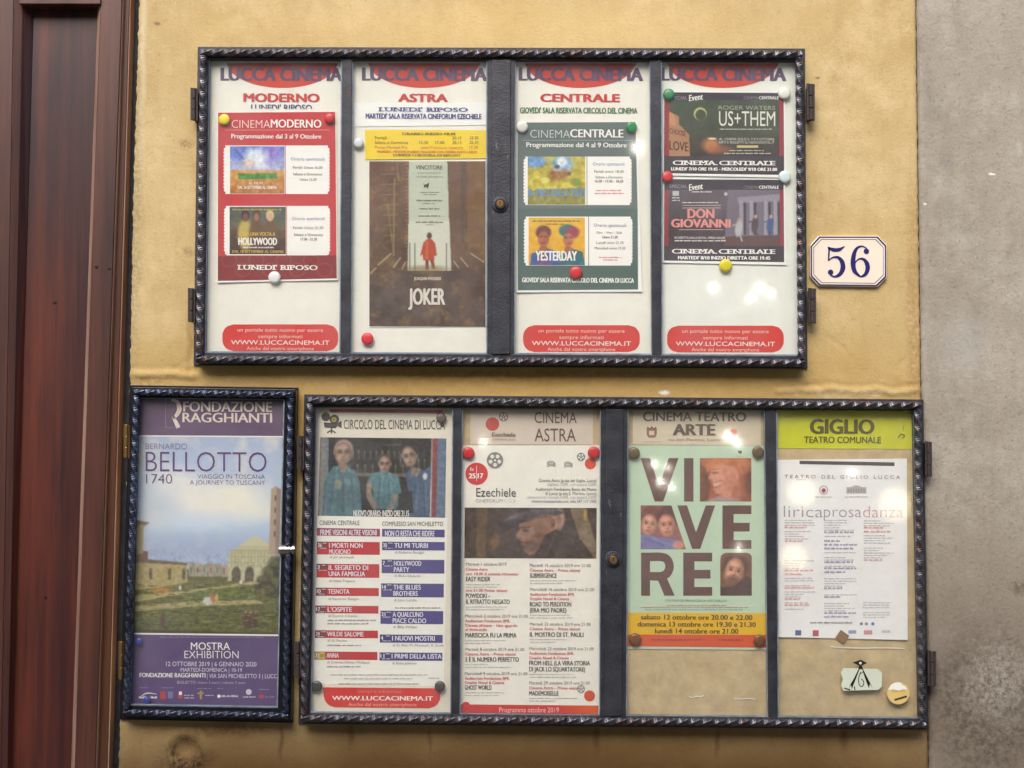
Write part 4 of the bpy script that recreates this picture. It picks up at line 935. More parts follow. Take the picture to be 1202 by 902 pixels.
        t.text('IN DIRETTA DALLA ROYAL OPERA HOUSE', 792, 851, 280.5, 2.4, wht, REG, 3); t.greek(792, 852, 283.5, 1.6, wht, 3)
        t.text('CINEMA CENTRALE', 789, 910, 298, 5.2, wht, BOLD, 4, serif=True); t.text("MARTEDI' 8/10 INIZIO DIRETTA ORE 19.45", 796, 904, 304.8, 3.8, wht, HEAVY, 4)
    t.done()

# ---------- small case: exhibition poster with a generic landscape
t = Flat('exhibition_poster', 'violet exhibition poster with a pale landscape painting in the small black case', 'poster', (153, 468, 334, 830), BY)
t.quad('sheet', [(162, 467.5), (334.5, 469), (326.5, 831), (152.5, 828.5)], paper('violet_border', (222, 216, 214)), 0)
def xl(y): return 163 - (y - 468) * 9.5 / 360
def xr(y): return 334.5 - (y - 468) * 8.3 / 360
vio = mat('violet_print', (104, 76, 104), rough=0.5, c2=(86, 64, 98), vscale=5)
vio2 = mat('deep_violet_print', (92, 68, 118), rough=0.5, c2=(76, 54, 104), vscale=5)
t.quad('banner', [(162.3, 468), (334.3, 469.5), (333, 512), (161, 511)], vio, 1)
t.quad('banner', [(158.0 - 2.4, 745), (328.5, 747), (326.8, 829), (153.6, 827)], vio2, 1)
p = Pic(156, 513, 334, 744, (176, 194, 214), .8)
p.vgrad(513, 600, (168, 180, 206), (186, 202, 222)).vgrad(600, 668, (190, 206, 224), (150, 166, 198))
p.cloudy(2.6, 40, (222, 216, 204), seed=21, lo=.52)
p.ell(262, 586, 50, 20, (240, 232, 214), .9, -8, .9).ell(215, 573, 44, 20, (232, 228, 222), 1.1, 15, .8).ell(300, 600, 34, 12, (236, 230, 214), 1, -5, .7).ell(230, 612, 60, 10, (206, 216, 230), 1.2, 0, .7).ell(180, 600, 26, 22, (206, 206, 206), 1.2, 0, .5).ell(230, 650, 90, 16, (160, 168, 196), 1.3, 0, .5)
p.vgrad(682, 744, (112, 110, 62), (78, 80, 40)); p.poly([(156, 668), (334, 670), (334, 690), (156, 690)], (104, 102, 62))
p.poly([(156, 656), (164, 660), (220, 663), (221, 684), (190, 690), (156, 694)], (168, 152, 104)).poly([(156, 656), (220, 661), (220, 664), (156, 661)], (112, 98, 76)).poly([(156, 646), (172, 648), (172, 660), (156, 660)], (122, 92, 74))
for x in (174, 197, 214): p.poly([(x, 668), (x + 4, 668), (x + 4, 681), (x, 681)], (104, 94, 70))
for i, x in enumerate(range(222, 270, 8)): p.poly([(x, 660 + (i % 3) * 2), (x + 8, 661 + (i % 2)), (x + 8, 677), (x, 677)], (150 + 12 * (i % 2), 146, 128)); p.line(x + 3, 667, x + 3, 672, 1.2, (90, 88, 84))
# a plain pale hall with arches, and a slim tower, in place of the painted square
p.poly([(270, 650), (283, 640), (322, 640), (326, 652), (326, 682), (270, 682)], (186, 180, 144)).poly([(283, 640), (302, 628), (322, 640)], (196, 190, 156))
for x in (280, 296): p.ell(x, 673, 5.5, 8, (92, 84, 66), .3); p.poly([(x - 5.5, 673), (x + 5.5, 673), (x + 5.5, 683), (x - 5.5, 683)], (92, 84, 66))
for y in (646, 653, 660):
    p.line(272, y, 325, y, .8, (140, 134, 104), .9)
    for x in range(274, 325, 4): p.line(x, y + 2, x, y + 5, 1, (128, 122, 96), .7)
p.poly([(320, 574), (325, 570), (332, 574), (332, 650), (319, 650)], (172, 150, 128)).poly([(327, 572), (332, 574), (332, 650), (327, 650)], (138, 118, 104), .8)
for y in (582, 596, 610, 624): p.line(325.5, y, 325.5, y + 5, 1.6, (80, 70, 66))
p.poly([(158, 612), (172, 615), (166, 620), (166, 650), (158, 652)], (176, 160, 118)).poly([(156, 611), (174, 614), (168, 617), (156, 616)], (132, 112, 88))
for (x, y, r) in ((330, 662, 12), (322, 672, 11), (314, 682, 9), (331, 684, 13), (325, 694, 9), (308, 688, 6)): p.ell(x, y, r, r * .8, (62, 60, 38), .5, 0, .85); p.ell(x - 3, y - 3, r * .5, r * .35, (104, 98, 58), .8, 0, .7)
p.poly([(156, 700), (220, 694), (300, 682), (312, 684), (240, 694), (156, 708)], (176, 164, 112), .9).poly([(156, 712), (230, 706), (306, 704), (316, 708), (236, 712), (156, 719)], (172, 160, 112), .9)
p.poly([(156, 719), (250, 713), (334, 722), (334, 744), (156, 744)], (92, 94, 46), .8).poly([(228, 694), (300, 690), (306, 702), (220, 706)], (104, 114, 62), .8)
p.ell(246, 706, 6, 5, (196, 196, 190), .4).ell(252, 702, 3, 5, (176, 110, 80), .5).ell(257, 702, 2, 5, (196, 160, 90), .5)
for x in (293, 299, 305): p.ell(x, 728, 3, 10, (88, 56, 44), .4).ell(x, 718.5, 1.7, 2, (168, 120, 90), .5)
p.ell(192, 730, 2.4, 9, (100, 66, 60), .5).ell(190, 694, 12, 4, (190, 130, 60), .8, 0, .8).ell(212, 690, 1.5, 3, (220, 214, 204), .5).ell(286, 683, 2, 2, (216, 210, 200), .5)
_sky = p.a.copy(); p.cloudy(22, 4, seed=31).grain(4); _g = np.clip((p.Y - 640) / 20, 0, 1)[..., None]; p.a = _sky * (1 - _g) + p.a * _g; p.blur(1)
for i in range(420):
    x_, y_ = random.uniform(158, 332), random.uniform(686, 742); p.line(x_, y_, x_ + random.uniform(2, 9), y_ + random.uniform(-.8, .8), .9, random.choice([(78, 84, 40), (134, 132, 78), (150, 140, 92), (56, 60, 32), (52, 46, 30)]), .65)
p.poly([(156, 740), (334, 742), (334, 744), (156, 744)], (70, 62, 40))
# keep the print inside the slanting sides of the window
t.picture(p, [(xl(513) - .6, 513), (xr(513), 513.5), (xr(744) - .6, 745), (xl(744) + .4, 743)], 1)
t.quad('banner', [(161, 511.2), (333, 512.2), (333, 513.6), (161, 512.6)], wht, 2); t.quad('banner', [(156, 743.2), (329, 745), (329, 746.8), (156, 745)], wht, 2)
cr = ink((224, 206, 196)); t.text('FONDAZIONE', 215.5, 319, 483.5, 11.5, cr, BOLD); t.text('RAGGHIANTI', 214.5, 319, 496, 11, cr, BOLD)
t.stroke('lettering', [(201, 469.5), (208, 472), (210.5, 481), (206, 489), (202.5, 490.5)], [2.5, 4.5, 5.5, 4, 2], cr, 4); t.stroke('lettering', [(203, 489), (206.5, 496), (209.5, 502.5)], [3, 4.5, 5], cr, 4, 4)
for (a, b, c_, d_) in ((194, 469, 194.5, 502), (194, 502, 209, 502.5), (194, 469, 201, 469)): t.stroke('lettering', [(a, b), (c_, d_)], 0.5, ink((150, 128, 150)), 4, 0)
pv = ink((96, 62, 124)); t.text('BERNARDO', 171, 219.5, 527.5, 6.8, ink((122, 100, 150)), THIN); t.text('BELLOTTO', 171, 313, 554, 23.5, pv, THIN); t.text('1740', 171.5, 202, 568, 11.5, pv, THIN)
t.text('VIAGGIO IN TOSCANA', 232, 311, 562.2, 5.2, pv, THIN); t.text('A JOURNEY TO TUSCANY', 223, 311, 569.2, 5.2, pv, THIN)
t.text('MOSTRA', 224, 270, 763, 8.5, wht, REG); t.text('EXHIBITION', 216.5, 280, 773, 8.8, wht, THIN)
l2 = ink((214, 204, 220)); t.text('12 OTTOBRE 2019 | 6 GENNAIO 2020', 195, 301, 782.3, 5.2, l2, REG); t.text('MARTEDÌ-DOMENICA | 10-19', 212, 284, 788.8, 4.4, l2, REG)
t.text('FONDAZIONE RAGGHIANTI', 164, 241, 795.3, 5, wht, BOLD); t.text('| VIA SAN MICHELETTO 3 | LUCC', 243, 325, 796.3, 5, l2, REG); t.text('BIGLIETTO: intero 5 euro | ridotto 3 euro', 208, 288, 803, 3.4, ink((176, 164, 190)), REG)
for (a, b, y) in ((164, 175, 808), (190, 204, 808), (231, 248, 809), (255, 262, 809), (304, 316, 810), (188, 310, 748.6)): t.greek(a, b, y, 1, ink((150, 136, 168)))
t.stroke('logo', [(164, 819), (172, 814), (184, 815)], [0.8, 1.6, .6], l2, 4); t.greek(163, 185, 820, 2.6, wht, part='logo'); t.rect('logo', 188, 812, 194.5, 821, ink((176, 60, 66)), 3); t.rect('logo', 197, 812, 203, 820, ink((120, 116, 160)), 3)
t.rect('logo', 209, 816, 214, 820, ink((190, 60, 62)), 3); t.rect('logo', 210, 812, 213.5, 816, wht, 3); t.greek(216, 228, 817, 1.2, l2, part='logo'); t.greek(216, 228, 820, 1.2, l2, part='logo')
t.rect('logo', 232, 813, 239, 815, ink((176, 150, 80)), 3); t.rect('logo', 234.5, 811, 237, 821, ink((176, 150, 80)), 3); t.greek(241, 251, 817, 1.2, l2, part='logo')
t.disc('logo', 257, 817.5, 2, wht, 3); t.greek(260, 281, 818.5, 2.6, l2, part='logo'); t.disc('logo', 292, 812.5, 3.4, ink((206, 200, 214)), 3); t.greek(285, 300, 819, 1.4, l2, part='logo'); t.rect('logo', 304, 816, 309.5, 820, ink((190, 60, 62)), 3); t.greek(311, 322, 819, 1.6, ink((140, 126, 160)), part='logo')
t.done()

# ---------- lower window 1
t = Flat('programme_sheet', 'film club programme with three blue-shirted people over red and blue bars', 'poster', (364, 479, 530, 838), BY)
t.quad('sheet', [(371.5, 478.5), (531.5, 479.5), (529, 837.5), (364.8, 836.5)], cream2, 0)
t.quad('sheet', [(372, 606), (525, 608), (521, 806), (367.5, 803)], paper('programme_white', (238, 235, 226), .04), 0.8)
t.quad('heading', [(386, 480.5), (520, 481.5), (518, 485.5), (388, 484)], ink((190, 66, 66)), 1)
dg = ink((70, 62, 58)); t.disc('logo', 382.5, 489.5, 5.2, dg, 2); t.disc('logo', 392.5, 492.5, 5.6, dg, 2); t.disc('logo', 392, 492.8, 2.8, ink((172, 166, 60)), 3); t.disc('logo', 392, 492.8, 1.2, dg, 3.4)
t.poly('logo', [(380, 496), (396, 497), (401, 494), (401, 503), (396, 500), (394, 503), (381, 502)], dg, 2); t.stroke('logo', [(384, 508.5), (389, 505.5), (394, 508.5)], 1.4, dg, 3); t.rect('logo', 388.3, 502, 390, 509, dg, 2)
t.text('CIRCOLO DEL CINEMA DI LUCCA', 403.5, 522, 503.8, 10.6, dg, REG)
p = Pic(374, 514.5, 523.5, 607, (46, 40, 37), .7); p.cloudy(14, 14, seed=13)
for y, xs in ((537, range(413, 470, 7)), (553, range(410, 480, 9)), (546, range(470, 500, 7))):
    for x in xs: p.line(x, y - 6, x, y + 2, 2.4, (110, 104, 80), .6).line(x, y - 7, x, y - 5, 1.2, (170, 164, 130), .6)
p.poly([(410, 556), (480, 556), (480, 560), (410, 560)], (116, 104, 84)).line(448, 523, 470, 522, 1.2, (140, 130, 96), .6)
p.poly([(374, 514), (384, 514), (386, 607), (374, 607)], (120, 128, 138)).poly([(376, 514), (379, 514), (380, 607), (377, 607)], (150, 138, 120)).poly([(381, 514), (383, 514), (385, 607), (383, 607)], (88, 120, 158))
def face_detail(p, x, y, rx, ry, skin, tilt=0, glasses=False, light=-1, beard=False):
    t = math.radians(tilt); R = lambda u, v: (x + u * rx * math.cos(t) - v * ry * math.sin(t), y + u * rx * math.sin(t) + v * ry * math.cos(t))
    sk = np.array(skin, float); dkc = tuple(sk * .62); mdc = tuple(sk * .8); ltc = tuple(np.minimum(255, sk * 1.22))
    p.ell(x, y, rx, ry, mdc, .18, tilt); p.ell(*R(light * .18, .05), rx * .74, ry * .88, skin, .5, tilt)
    p.ell(*R(light * .4, .28), rx * .28, ry * .22, ltc, 1, tilt, .8); p.ell(*R(light * .1, -.55), rx * .5, ry * .2, ltc, 1, tilt, .7)
    for sgn in (-1, 1):
        p.ell(*R(sgn * .40, -.10), rx * .24, ry * .11, dkc, 1, tilt, .6); p.ell(*R(sgn * .40, -.08), rx * .10, ry * .07, (34, 24, 22), .5, tilt, .9)
        a = R(sgn * .2, -.27); b = R(sgn * .62, -.25); p.line(a[0], a[1], b[0], b[1], max(.9, rx * .09), tuple(sk * .42), .8)
        if glasses:
            for q in range(12):
                u0, u1 = q * .5236, q * .5236 + .5236; a = R(sgn * .42 + .3 * math.cos(u0), -.06 + .17 * math.sin(u0)); b = R(sgn * .42 + .3 * math.cos(u1), -.06 + .17 * math.sin(u1)); p.line(a[0], a[1], b[0], b[1], .7, (50, 38, 36), .4)
    a = R(-light * .05, -.08); b = R(-light * .12, .28); p.line(a[0], a[1], b[0], b[1], rx * .12, tuple(sk * .72), .7); a = R(light * .04, -.05); b = R(light * .04, .26); p.line(a[0], a[1], b[0], b[1], rx * .1, ltc, .7)
    p.ell(*R(0, .30), rx * .2, ry * .06, dkc, .6, tilt, .8)
    if beard: p.ell(*R(0, .68), rx * .72, ry * .38, tuple(sk * .5), .7, tilt, .75)
    a = R(-.28, .55); b = R(.28, .54); p.line(a[0], a[1], b[0], b[1], max(1.0, ry * .08), (124, 58, 54), .85); p.ell(*R(0, .70), rx * .25, ry * .05, dkc, 1, tilt, .5)
def person(x, y, rx, ry, shirt, hair, bald=False, tilt=0, glasses=True):
    p.ell(x, y - ry * (.24 if not bald else .1), rx * (1.1 if not bald else .98), ry * .92, hair, .2, tilt)
    if bald: p.ell(x, y - ry * .35, rx * .92, ry * .66, (182, 146, 122), .3, tilt)
    p.ell(x - rx * .95, y, rx * .14, ry * .2, (150, 106, 84), .4); p.ell(x + rx * .95, y, rx * .14, ry * .2, (140, 98, 78), .4)
    face_detail(p, x, y + ry * .06, rx * .88, ry * .92, (172, 132, 106), tilt, glasses); return
def person_old(x, y, rx, ry, shirt, hair, bald=False, tilt=0, glasses=True):
    p.ell(x, y - ry * .28, rx * 1.08, ry * .9, hair, .2, tilt); p.ell(x, y + (0 if not bald else -ry * .1), rx * .9, ry, (164, 124, 98), .2, tilt).ell(x - rx * .3, y + ry * .2, rx * .35, ry * .5, (192, 152, 122), .9, tilt, .7)
    if glasses: p.line(x - rx * .8, y - ry * .1, x + rx * .8, y - ry * .05, 1.6, (52, 40, 38), .85)
    p.line(x - rx * .35, y + ry * .55, x + rx * .3, y + ry * .55, 1.1, (112, 68, 60), .8).line(x - rx * .05, y, x - rx * .12, y + ry * .3, 1, (128, 88, 70), .8)
p.poly([(384, 607), (382, 562), (390, 549), (402, 546), (416, 553), (422, 566), (426, 607)], (66, 122, 140)).poly([(396, 548), (404, 558), (408, 607), (396, 607)], (56, 106, 126), .7).line(382, 566, 380, 607, 3, (58, 102, 120))
p.poly([(396, 545), (408, 546), (404, 556), (400, 556)], (150, 112, 90)); person(402, 532, 11.5, 14.5, None, (150, 130, 112), True)
p.ell(397, 570, 4, 6, (150, 146, 110), .5).ell(408, 567, 3, 4, (100, 150, 150), .6)
p.poly([(431, 566), (437, 556), (452, 552), (468, 560), (472, 580), (466, 598), (440, 598), (438, 575)], (72, 134, 146)).poly([(430, 568), (436, 566), (437, 582), (446, 596), (440, 600), (430, 584)], (168, 128, 104)).poly([(462, 580), (470, 580), (462, 598), (454, 604), (456, 594)], (176, 134, 110))
person(451, 545, 7.6, 10.5, None, (90, 66, 50))
p.poly([(476, 556), (484, 548), (498, 552), (506, 545), (507, 607), (478, 607), (480, 580)], (62, 92, 136)).poly([(482, 548), (494, 550), (490, 560), (484, 558)], (150, 110, 92)).poly([(468, 580), (484, 576), (486, 602), (468, 602)], (40, 36, 36))
person(480, 535, 9.5, 13, None, (48, 36, 34), tilt=-15); p.ell(499, 559, 2.6, 4, (206, 214, 214), .5)
p.poly([(506, 514), (507.5, 514), (507, 607), (505.5, 607)], (206, 196, 190)).poly([(507.5, 514), (513.5, 514), (512.5, 607), (507, 607)], (158, 52, 58)).poly([(513.5, 514), (524, 514), (524, 607), (512.5, 607)], (86, 116, 160))
for y in range(530, 607, 16): p.line(514, y, 524, y + 1, 1, (120, 146, 180), .6)
for (a, b, c, d) in ((392, 556, 388, 600), (402, 560, 404, 605), (412, 562, 416, 600), (446, 562, 444, 596), (456, 566, 458, 598), (488, 566, 486, 600), (497, 566, 499, 604)): p.line(a, b, c, d, 1.6, (38, 74, 92), .45).line(a + 3, b, c + 3, d, 1.4, (112, 162, 176), .35)
for (x, y) in ((396, 549), (407, 549), (447, 556), (457, 556), (486, 551), (492, 552)): p.line(x, y, x + (3 if x % 2 else -3), y + 6, 1.6, (120, 166, 176), .7)
p.ell(402, 583, 26, 14, (44, 84, 104), 1.2, 0, .4).ell(454, 590, 20, 10, (40, 84, 96), 1.2, 0, .4)
_m = p.a.mean(axis=2, keepdims=True); p.a = (p.a * .62 + _m * .38) * np.array((1.02, 1.0, .98)); p.mix(np.full(p.X.shape, .04), (40, 46, 50)); p.cloudy(18, 4, seed=17).blur(2).grain(4)
t.picture(p, [(376, 513.5), (524, 515), (522.5, 608), (373, 605.5)], 1)
t.text('NUOVO ORARIO: INIZIO ORE 21,15', 415, 480, 606.3, 7, wht, BOLD, 3.5)
rb = ink((150, 62, 84)); rd2 = ink((186, 50, 54)); bl2 = ink((78, 70, 130)); ylw = ink((226, 222, 232))
t.text('CINEMA CENTRALE', 375, 422, 616.5, 5.2, dk); t.text('COMPLESSO SAN MICHELETTO', 448.5, 520, 617.5, 5, dk)
t.quad('title_bar', [(372, 620), (446, 621), (446, 630), (372, 629)], rb, 2); t.quad('title_bar', [(448.5, 621), (522, 622), (522, 631), (448.5, 630)], bl2, 2)
t.text('PRIME VISIONI ALTRE VISIONI', 376, 442, 628.6, 6.6, ylw, BOLD); t.text('NON CI RESTA CHE RIDERE', 452, 510, 629.8, 6.6, ylw, BOLD)
L = [(('I MORTI NON', 'MUOIONO'), 636, 651, '26', 655.5), (('IL SEGRETO DI', 'UNA FAMIGLIA'), 662, 678, '3', 683.5), (('TESNOTA',), 690, 699.5, '10', 704.5), (("L'OSPITE",), 711, 720, '17', 724.5), (('WILDE SALOME',), 740, 749, '24', 753.5), (('ANNA',), 765, 774.5, '31', 779)]
R = [(('TU MI TURBI',), 636, 646, '30', 650), (('HOLLYWOOD', 'PARTY'), 657, 673, '7', 677.5), (('THE BLUES', 'BROTHERS'), 685, 701, '14', 706), (('A QUALCUNO', 'PIACE CALDO'), 717, 732.5, '21', 737.5), (('I NUOVI MOSTRI',), 745, 754.5, '4', 759), (('I PRIMI DELLA LISTA',), 766, 775.5, '11', 780)]
subs = {'26': 'di Jim Jarmusch', '3': 'di Pablo Trapero', '10': 'di Kantemir Balagov', '17': 'di Duccio Chiarini', '24': 'di Al Pacino', '31': 'di Charles-Olivier Michaud', '30': 'di Roberto Benigni', '7': 'di Blake Edwards', '14': 'di John Landis', '21': 'di Billy Wilder', '4': 'di D. Risi, M. Monicelli, E. Scola', '11': 'di Roan Johnson'}
for lst, xa, xb, mm in ((L, 372, 445.8, rd2), (R, 448.5, 522, bl2)):
    for ls, y0, y1, num, ys in lst:
        sh = -(y0 - 636) * 3.2 / 135
        a, b = xa + sh, xb + sh * 0.9
        t.quad('title_bar', [(a, y0), (b, y0 + .5), (b, y1 + .5), (a, y1)], mm, 2)
        t.quad('title_bar', [(a, y0), (a + 13, y0), (a + 13, y1 if y1 - y0 < 12 else y0 + 8), (a, y1 if y1 - y0 < 12 else y0 + 8)], ink((176, 142, 40)) if num == '31' else (ink((130, 52, 60)) if mm is rd2 else ink((66, 60, 112))), 2.6)
        t.text(num, a + 1.2, a + (5.6 if len(num) > 1 else 3.8), y0 + 6.4, 4.6, ylw, BOLD); t.greek(a + 7, a + 12.5, y0 + 2.2, 1, ylw); t.greek(a + 3, a + 12.5, y0 + 8, .9, ylw)
        for k, s in enumerate(ls): t.text(s, a + 14.5, min(a + 14.5 + len(s) * 3.55, b - 1), y0 + 7.3 + k * 7.3, 5.5, ylw, BOLD)
        t.text(subs[num], a + 15, min(a + 15 + len(subs[num]) * 1.9, b + 1), ys, 2.8, grey)
for (a, b, y) in ((384, 441, 729), (384, 433, 733), (384, 424, 758.5), (384, 424, 783.5), (464, 517, 714.5)): t.greek(a, b, y, 1.6, grey)
for (a, b, y) in ((388, 502, 793), (404, 484, 797.5), (397, 492, 803.5), (503, 515, 797)): t.greek(a, b, y, 1.5, lgrey)
V = []
for i in range(13):
    y = 807 + 23.5 * i / 12; q = max(0, (y - 817) / 13.5); ins = 12 * (1 - math.sqrt(max(0, 1 - q * q))); V += [(379 + ins + (y - 807) * .1, y), (518 - ins - (y - 807) * .1, y + 1.2)]
t.add('banner', V, [[2 * i, 2 * i + 2, 2 * i + 3, 2 * i + 1] for i in range(12)], ink((208, 52, 44)), 2)
tc_ = ink((236, 170, 150)); t.text('sempre informati', 420, 471, 813.4, 3.6, ink((222, 120, 104)), REG, 3.2); t.text('WWW.LUCCACINEMA.IT', 390, 508, 822.4, 5, wht, BOLD); t.text('Anche dal vostro smartphone', 409, 489, 829.2, 4, tc_, REG)
t.done()

# ---------- lower window 2
t = Flat('title_card', 'cream title card of brown capitals above the long October programme', 'sign', (552, 481, 696, 522), BY)
t.quad('sheet', [(552, 480.5), (696, 481), (696, 522), (552, 522)], paper('pinkish_card', (212, 196, 180)), 0)
bw = ink((104, 82, 70)); t.text('CINEMA', 627.5, 677, 496.8, 12.6, bw, REG); t.text('ASTRA', 627.5, 676, 518.3, 15, bw, REG)
t.disc('logo', 578, 498, 8, ink((190, 72, 60)), 1); 
def reel(t, x, y, r, m, bg_, lay=3):
    t.disc('logo', x, y, r, m, lay); t.disc('logo', x, y, r * .14, bg_, lay + .6)
    for k in range(5): t.disc('logo', x + r * .56 * math.cos(k * 1.257 + .3), y + r * .56 * math.sin(k * 1.257 + .3), r * .24, bg_, lay + .6, seg=14)
reel(t, 591, 489.5, 5.5, ink((132, 118, 112)), ink((212, 196, 180)), 1.5)
t.text('Ezechiele', 577.5, 605, 512.6, 4.6, bw, BOLD); t.text('CINEFORUM LUCCA', 578, 605, 517.2, 2.2, ink((150, 120, 105)), REG); t.done()
t = Flat('programme_sheet', 'long white October film listing with red discs and a photo of a capped man', 'poster', (540, 523, 705, 840), BY - 0.0012)
wp = paper('listing_paper', (238, 233, 222), .07)
t.quad('sheet', [(542, 523), (705, 523), (704, 840.5), (539.8, 838.5)], wp, 0)
rr2 = ink((204, 48, 52)); t.disc('logo', 559.5, 556.5, 13.2, rr2, 1); t.text('Ez', 552, 556, 552.6, 3.4, wht, BOLD, 3); t.text('25', 550.5, 558, 561.5, 5.6, wht, HEAVY, 3); t.text('17', 561, 567, 561.5, 5.6, wht, HEAVY, 3); t.rect('logo', 559.1, 547, 559.6, 565, wht, 3)
reel(t, 581, 540.5, 9.6, ink((126, 120, 118)), ink((226, 222, 212))); reel(t, 682, 536.5, 4.8, ink((126, 120, 118)), ink((226, 222, 212))); t.disc('logo', 693, 544.5, 6.6, ink((214, 78, 48)), 2)
for (x, y) in ((647, 545), (667, 546)):
    for k in range(4): t.stroke('logo', [(x - 5, y - 2 + k * 1.6), (x, y - 3.6 + k * 1.8), (x + 5, y - 1 + k * 1.2)], .8, ink((140, 136, 138)), 2, 4)
t.text('Ezechiele', 559, 605.5, 583.2, 10, ink((66, 60, 66)), REG); t.text('CINEFORUM', 558.5, 589 + 1, 590, 4, ink((160, 156, 156))); t.text('LUCCA', 592, 605.5, 590, 4, ink((186, 182, 180)), THIN)
for s, a, y, wg, m in (('Cinema Astra (p.zza del Giglio, Lucca)', 632.5, 566, REG, dk), ('biglietti: 7,00€, con tessera 5,00€', 643, 570.6, THIN, grey), ('Auditorium Fondazione Banca del Monte', 628.5, 576.3, BOLD, dk), ('di Lucca (p.zza S. Martino, Lucca)', 640, 581.2, BOLD, dk), ('abbonamento mensile 3,00€, con tessera 2,00€', 619, 585.6, THIN, grey), ('cinema-cineezechiele.com  info 347 117 1900', 624, 590.4, BOLD, ink((90, 86, 110)))): t.text(s, a, 700, y, 3.6, m, REG if wg == BOLD else wg)
p = Pic(545, 596.5, 700, 656, (66, 50, 42), .7); p.cloudy(16, 18, seed=41)
p.poly([(560, 596), (572, 596), (570, 656), (558, 656)], (122, 94, 48), .7).poly([(668, 596), (686, 596), (700, 640), (700, 656), (688, 656), (676, 620)], (170, 150, 114), .75).poly([(684, 598), (689, 598), (688, 612), (685, 611)], (232, 196, 92), .85).ell(580, 638, 6, 8, (128, 92, 54), .8)
p.ell(655, 610, 7.5, 13, (198, 166, 138), .35, 5)                                                            # back of the head, cropped grey hair
p.poly([(610, 612), (622, 606), (648, 603), (658, 608), (658, 622), (650, 634), (640, 646), (622, 652), (614, 648), (616, 642), (611, 640), (613, 636), (606, 632), (605, 628), (610, 622), (608, 617)], (168, 122, 98))
p.ell(620, 627, 9, 8, (194, 150, 124), 1, 0, .85).ell(634, 634, 10, 9, (138, 94, 76), 1, 0, .7).ell(624, 643, 11, 7, (104, 76, 64), .8, 10, .85)
p.line(612, 620, 622, 619, 1.6, (74, 48, 40), .9).ell(617, 623.5, 3.4, 1.8, (70, 44, 38), .6).line(611, 637.5, 621, 637, 1.5, (112, 52, 48), .9).line(605.5, 630, 611, 632, 1.2, (110, 72, 58), .8).ell(624, 624, 8, 3.2, (150, 156, 160), .3, 0, .28)
p.ell(649, 615, 4.6, 9, (194, 138, 112), .3, 10).ell(648.5, 615, 2.7, 6.5, (140, 90, 72), .4, 10).ell(649.5, 617, 1.2, 3, (92, 56, 46), .5, 10).ell(650.5, 608, 3, 2, (214, 164, 136), .6)
p.poly([(640, 628), (652, 622), (664, 624), (682, 634), (698, 656), (622, 656), (632, 646)], (62, 48, 40)).line(652, 626, 640, 654, 1.6, (96, 76, 62), .7).line(668, 630, 684, 654, 1.8, (92, 72, 58), .6).line(660, 628, 656, 656, 2, (44, 34, 30), .7)
p.poly([(588, 620), (592, 611), (604, 603), (622, 598), (650, 597), (662, 602), (655, 606), (640, 604), (624, 609), (612, 614)], (92, 84, 92)).poly([(587, 621), (592, 613), (606, 610), (618, 611), (604, 618)], (56, 50, 58)).line(594, 610, 618, 602, 1.8, (134, 126, 134), .6).line(622, 600, 650, 600, 1.6, (120, 112, 120), .5)
p.line(610, 614, 640, 606, 1.4, (48, 40, 42), .6)
p.mix(np.full(p.X.shape, .30), (72, 54, 46)); p.cloudy(26, 14, seed=43).cloudy(14, 4, seed=42).blur(3).grain(4); t.picture(p, [(545.5, 596), (700.5, 596.5), (700, 656), (545, 655.5)], 1)
gr = ink((112, 106, 106)); rl = ink((204, 92, 96)); bk = ink((62, 56, 58))
def rows(xa, items):
    for s, y, k in items:
        if k == 'g': t.text(s, xa, xa + len(s) * 2.16, y + 1.6, 3.5, gr)
        elif k == 'r': t.text(s, xa, xa + len(s) * 2.1, y + 1.6, 3.3, rl, BOLD)
        elif k == 'b': t.text(s, xa, xa + len(s) * 2.85, y + 2.6, 5.2, bk, BOLD)
        else: t.greek(xa, xa + s, y + .8, 1.1, lgrey)
AF = 'Auditorium Fondazione BML'; GN = 'Graphic Novel & Cinema'; PV = 'Cinema Astra – Prime visioni'
rows(547, [('Martedì 1 ottobre 2019', 662.5, 'g'), ('Cinema Astra', 668.3, 'r'), ('ore 18.00 Il cinema ritrovato', 673.8, 'r'), ('EASY RIDER', 679.8, 'b'), (40, 686, 's'), (36, 689, 's'), ('ore 21.00 Prime visioni', 693.2, 'r'), ('POWIDOKI –', 699.5, 'b'), ('IL RITRATTO NEGATO', 706.5, 'b'), (48, 712.3, 's'), (44, 715.3, 's')])
rows(546.3, [('Mercoledì 2 ottobre 2019 ore 21.00', 723.5, 'g'), (AF, 729, 'r'), ('Cinema africano – Uno sguardo', 734.4, 'r'), ('al femminile', 739.2, 'r'), ('MARISCICA FU LA PRIMA', 745.8, 'b'), (48, 751.8, 's'), (30, 755, 's'), ('Martedì 8 ottobre 2019 ore 21.00', 762.5, 'g'), (PV, 768, 'r'), ('5 È IL NUMERO PERFETTO', 774.3, 'b'), (26, 780, 's'), (55, 783.2, 's')])
rows(545.6, [('Mercoledì 9 ottobre 2019 ore 21.00', 791, 'g'), (AF, 796.4, 'r'), (GN, 801.4, 'r'), ('GHOST WORLD', 807.2, 'b'), (46, 813, 's'), (40, 816.2, 's')])
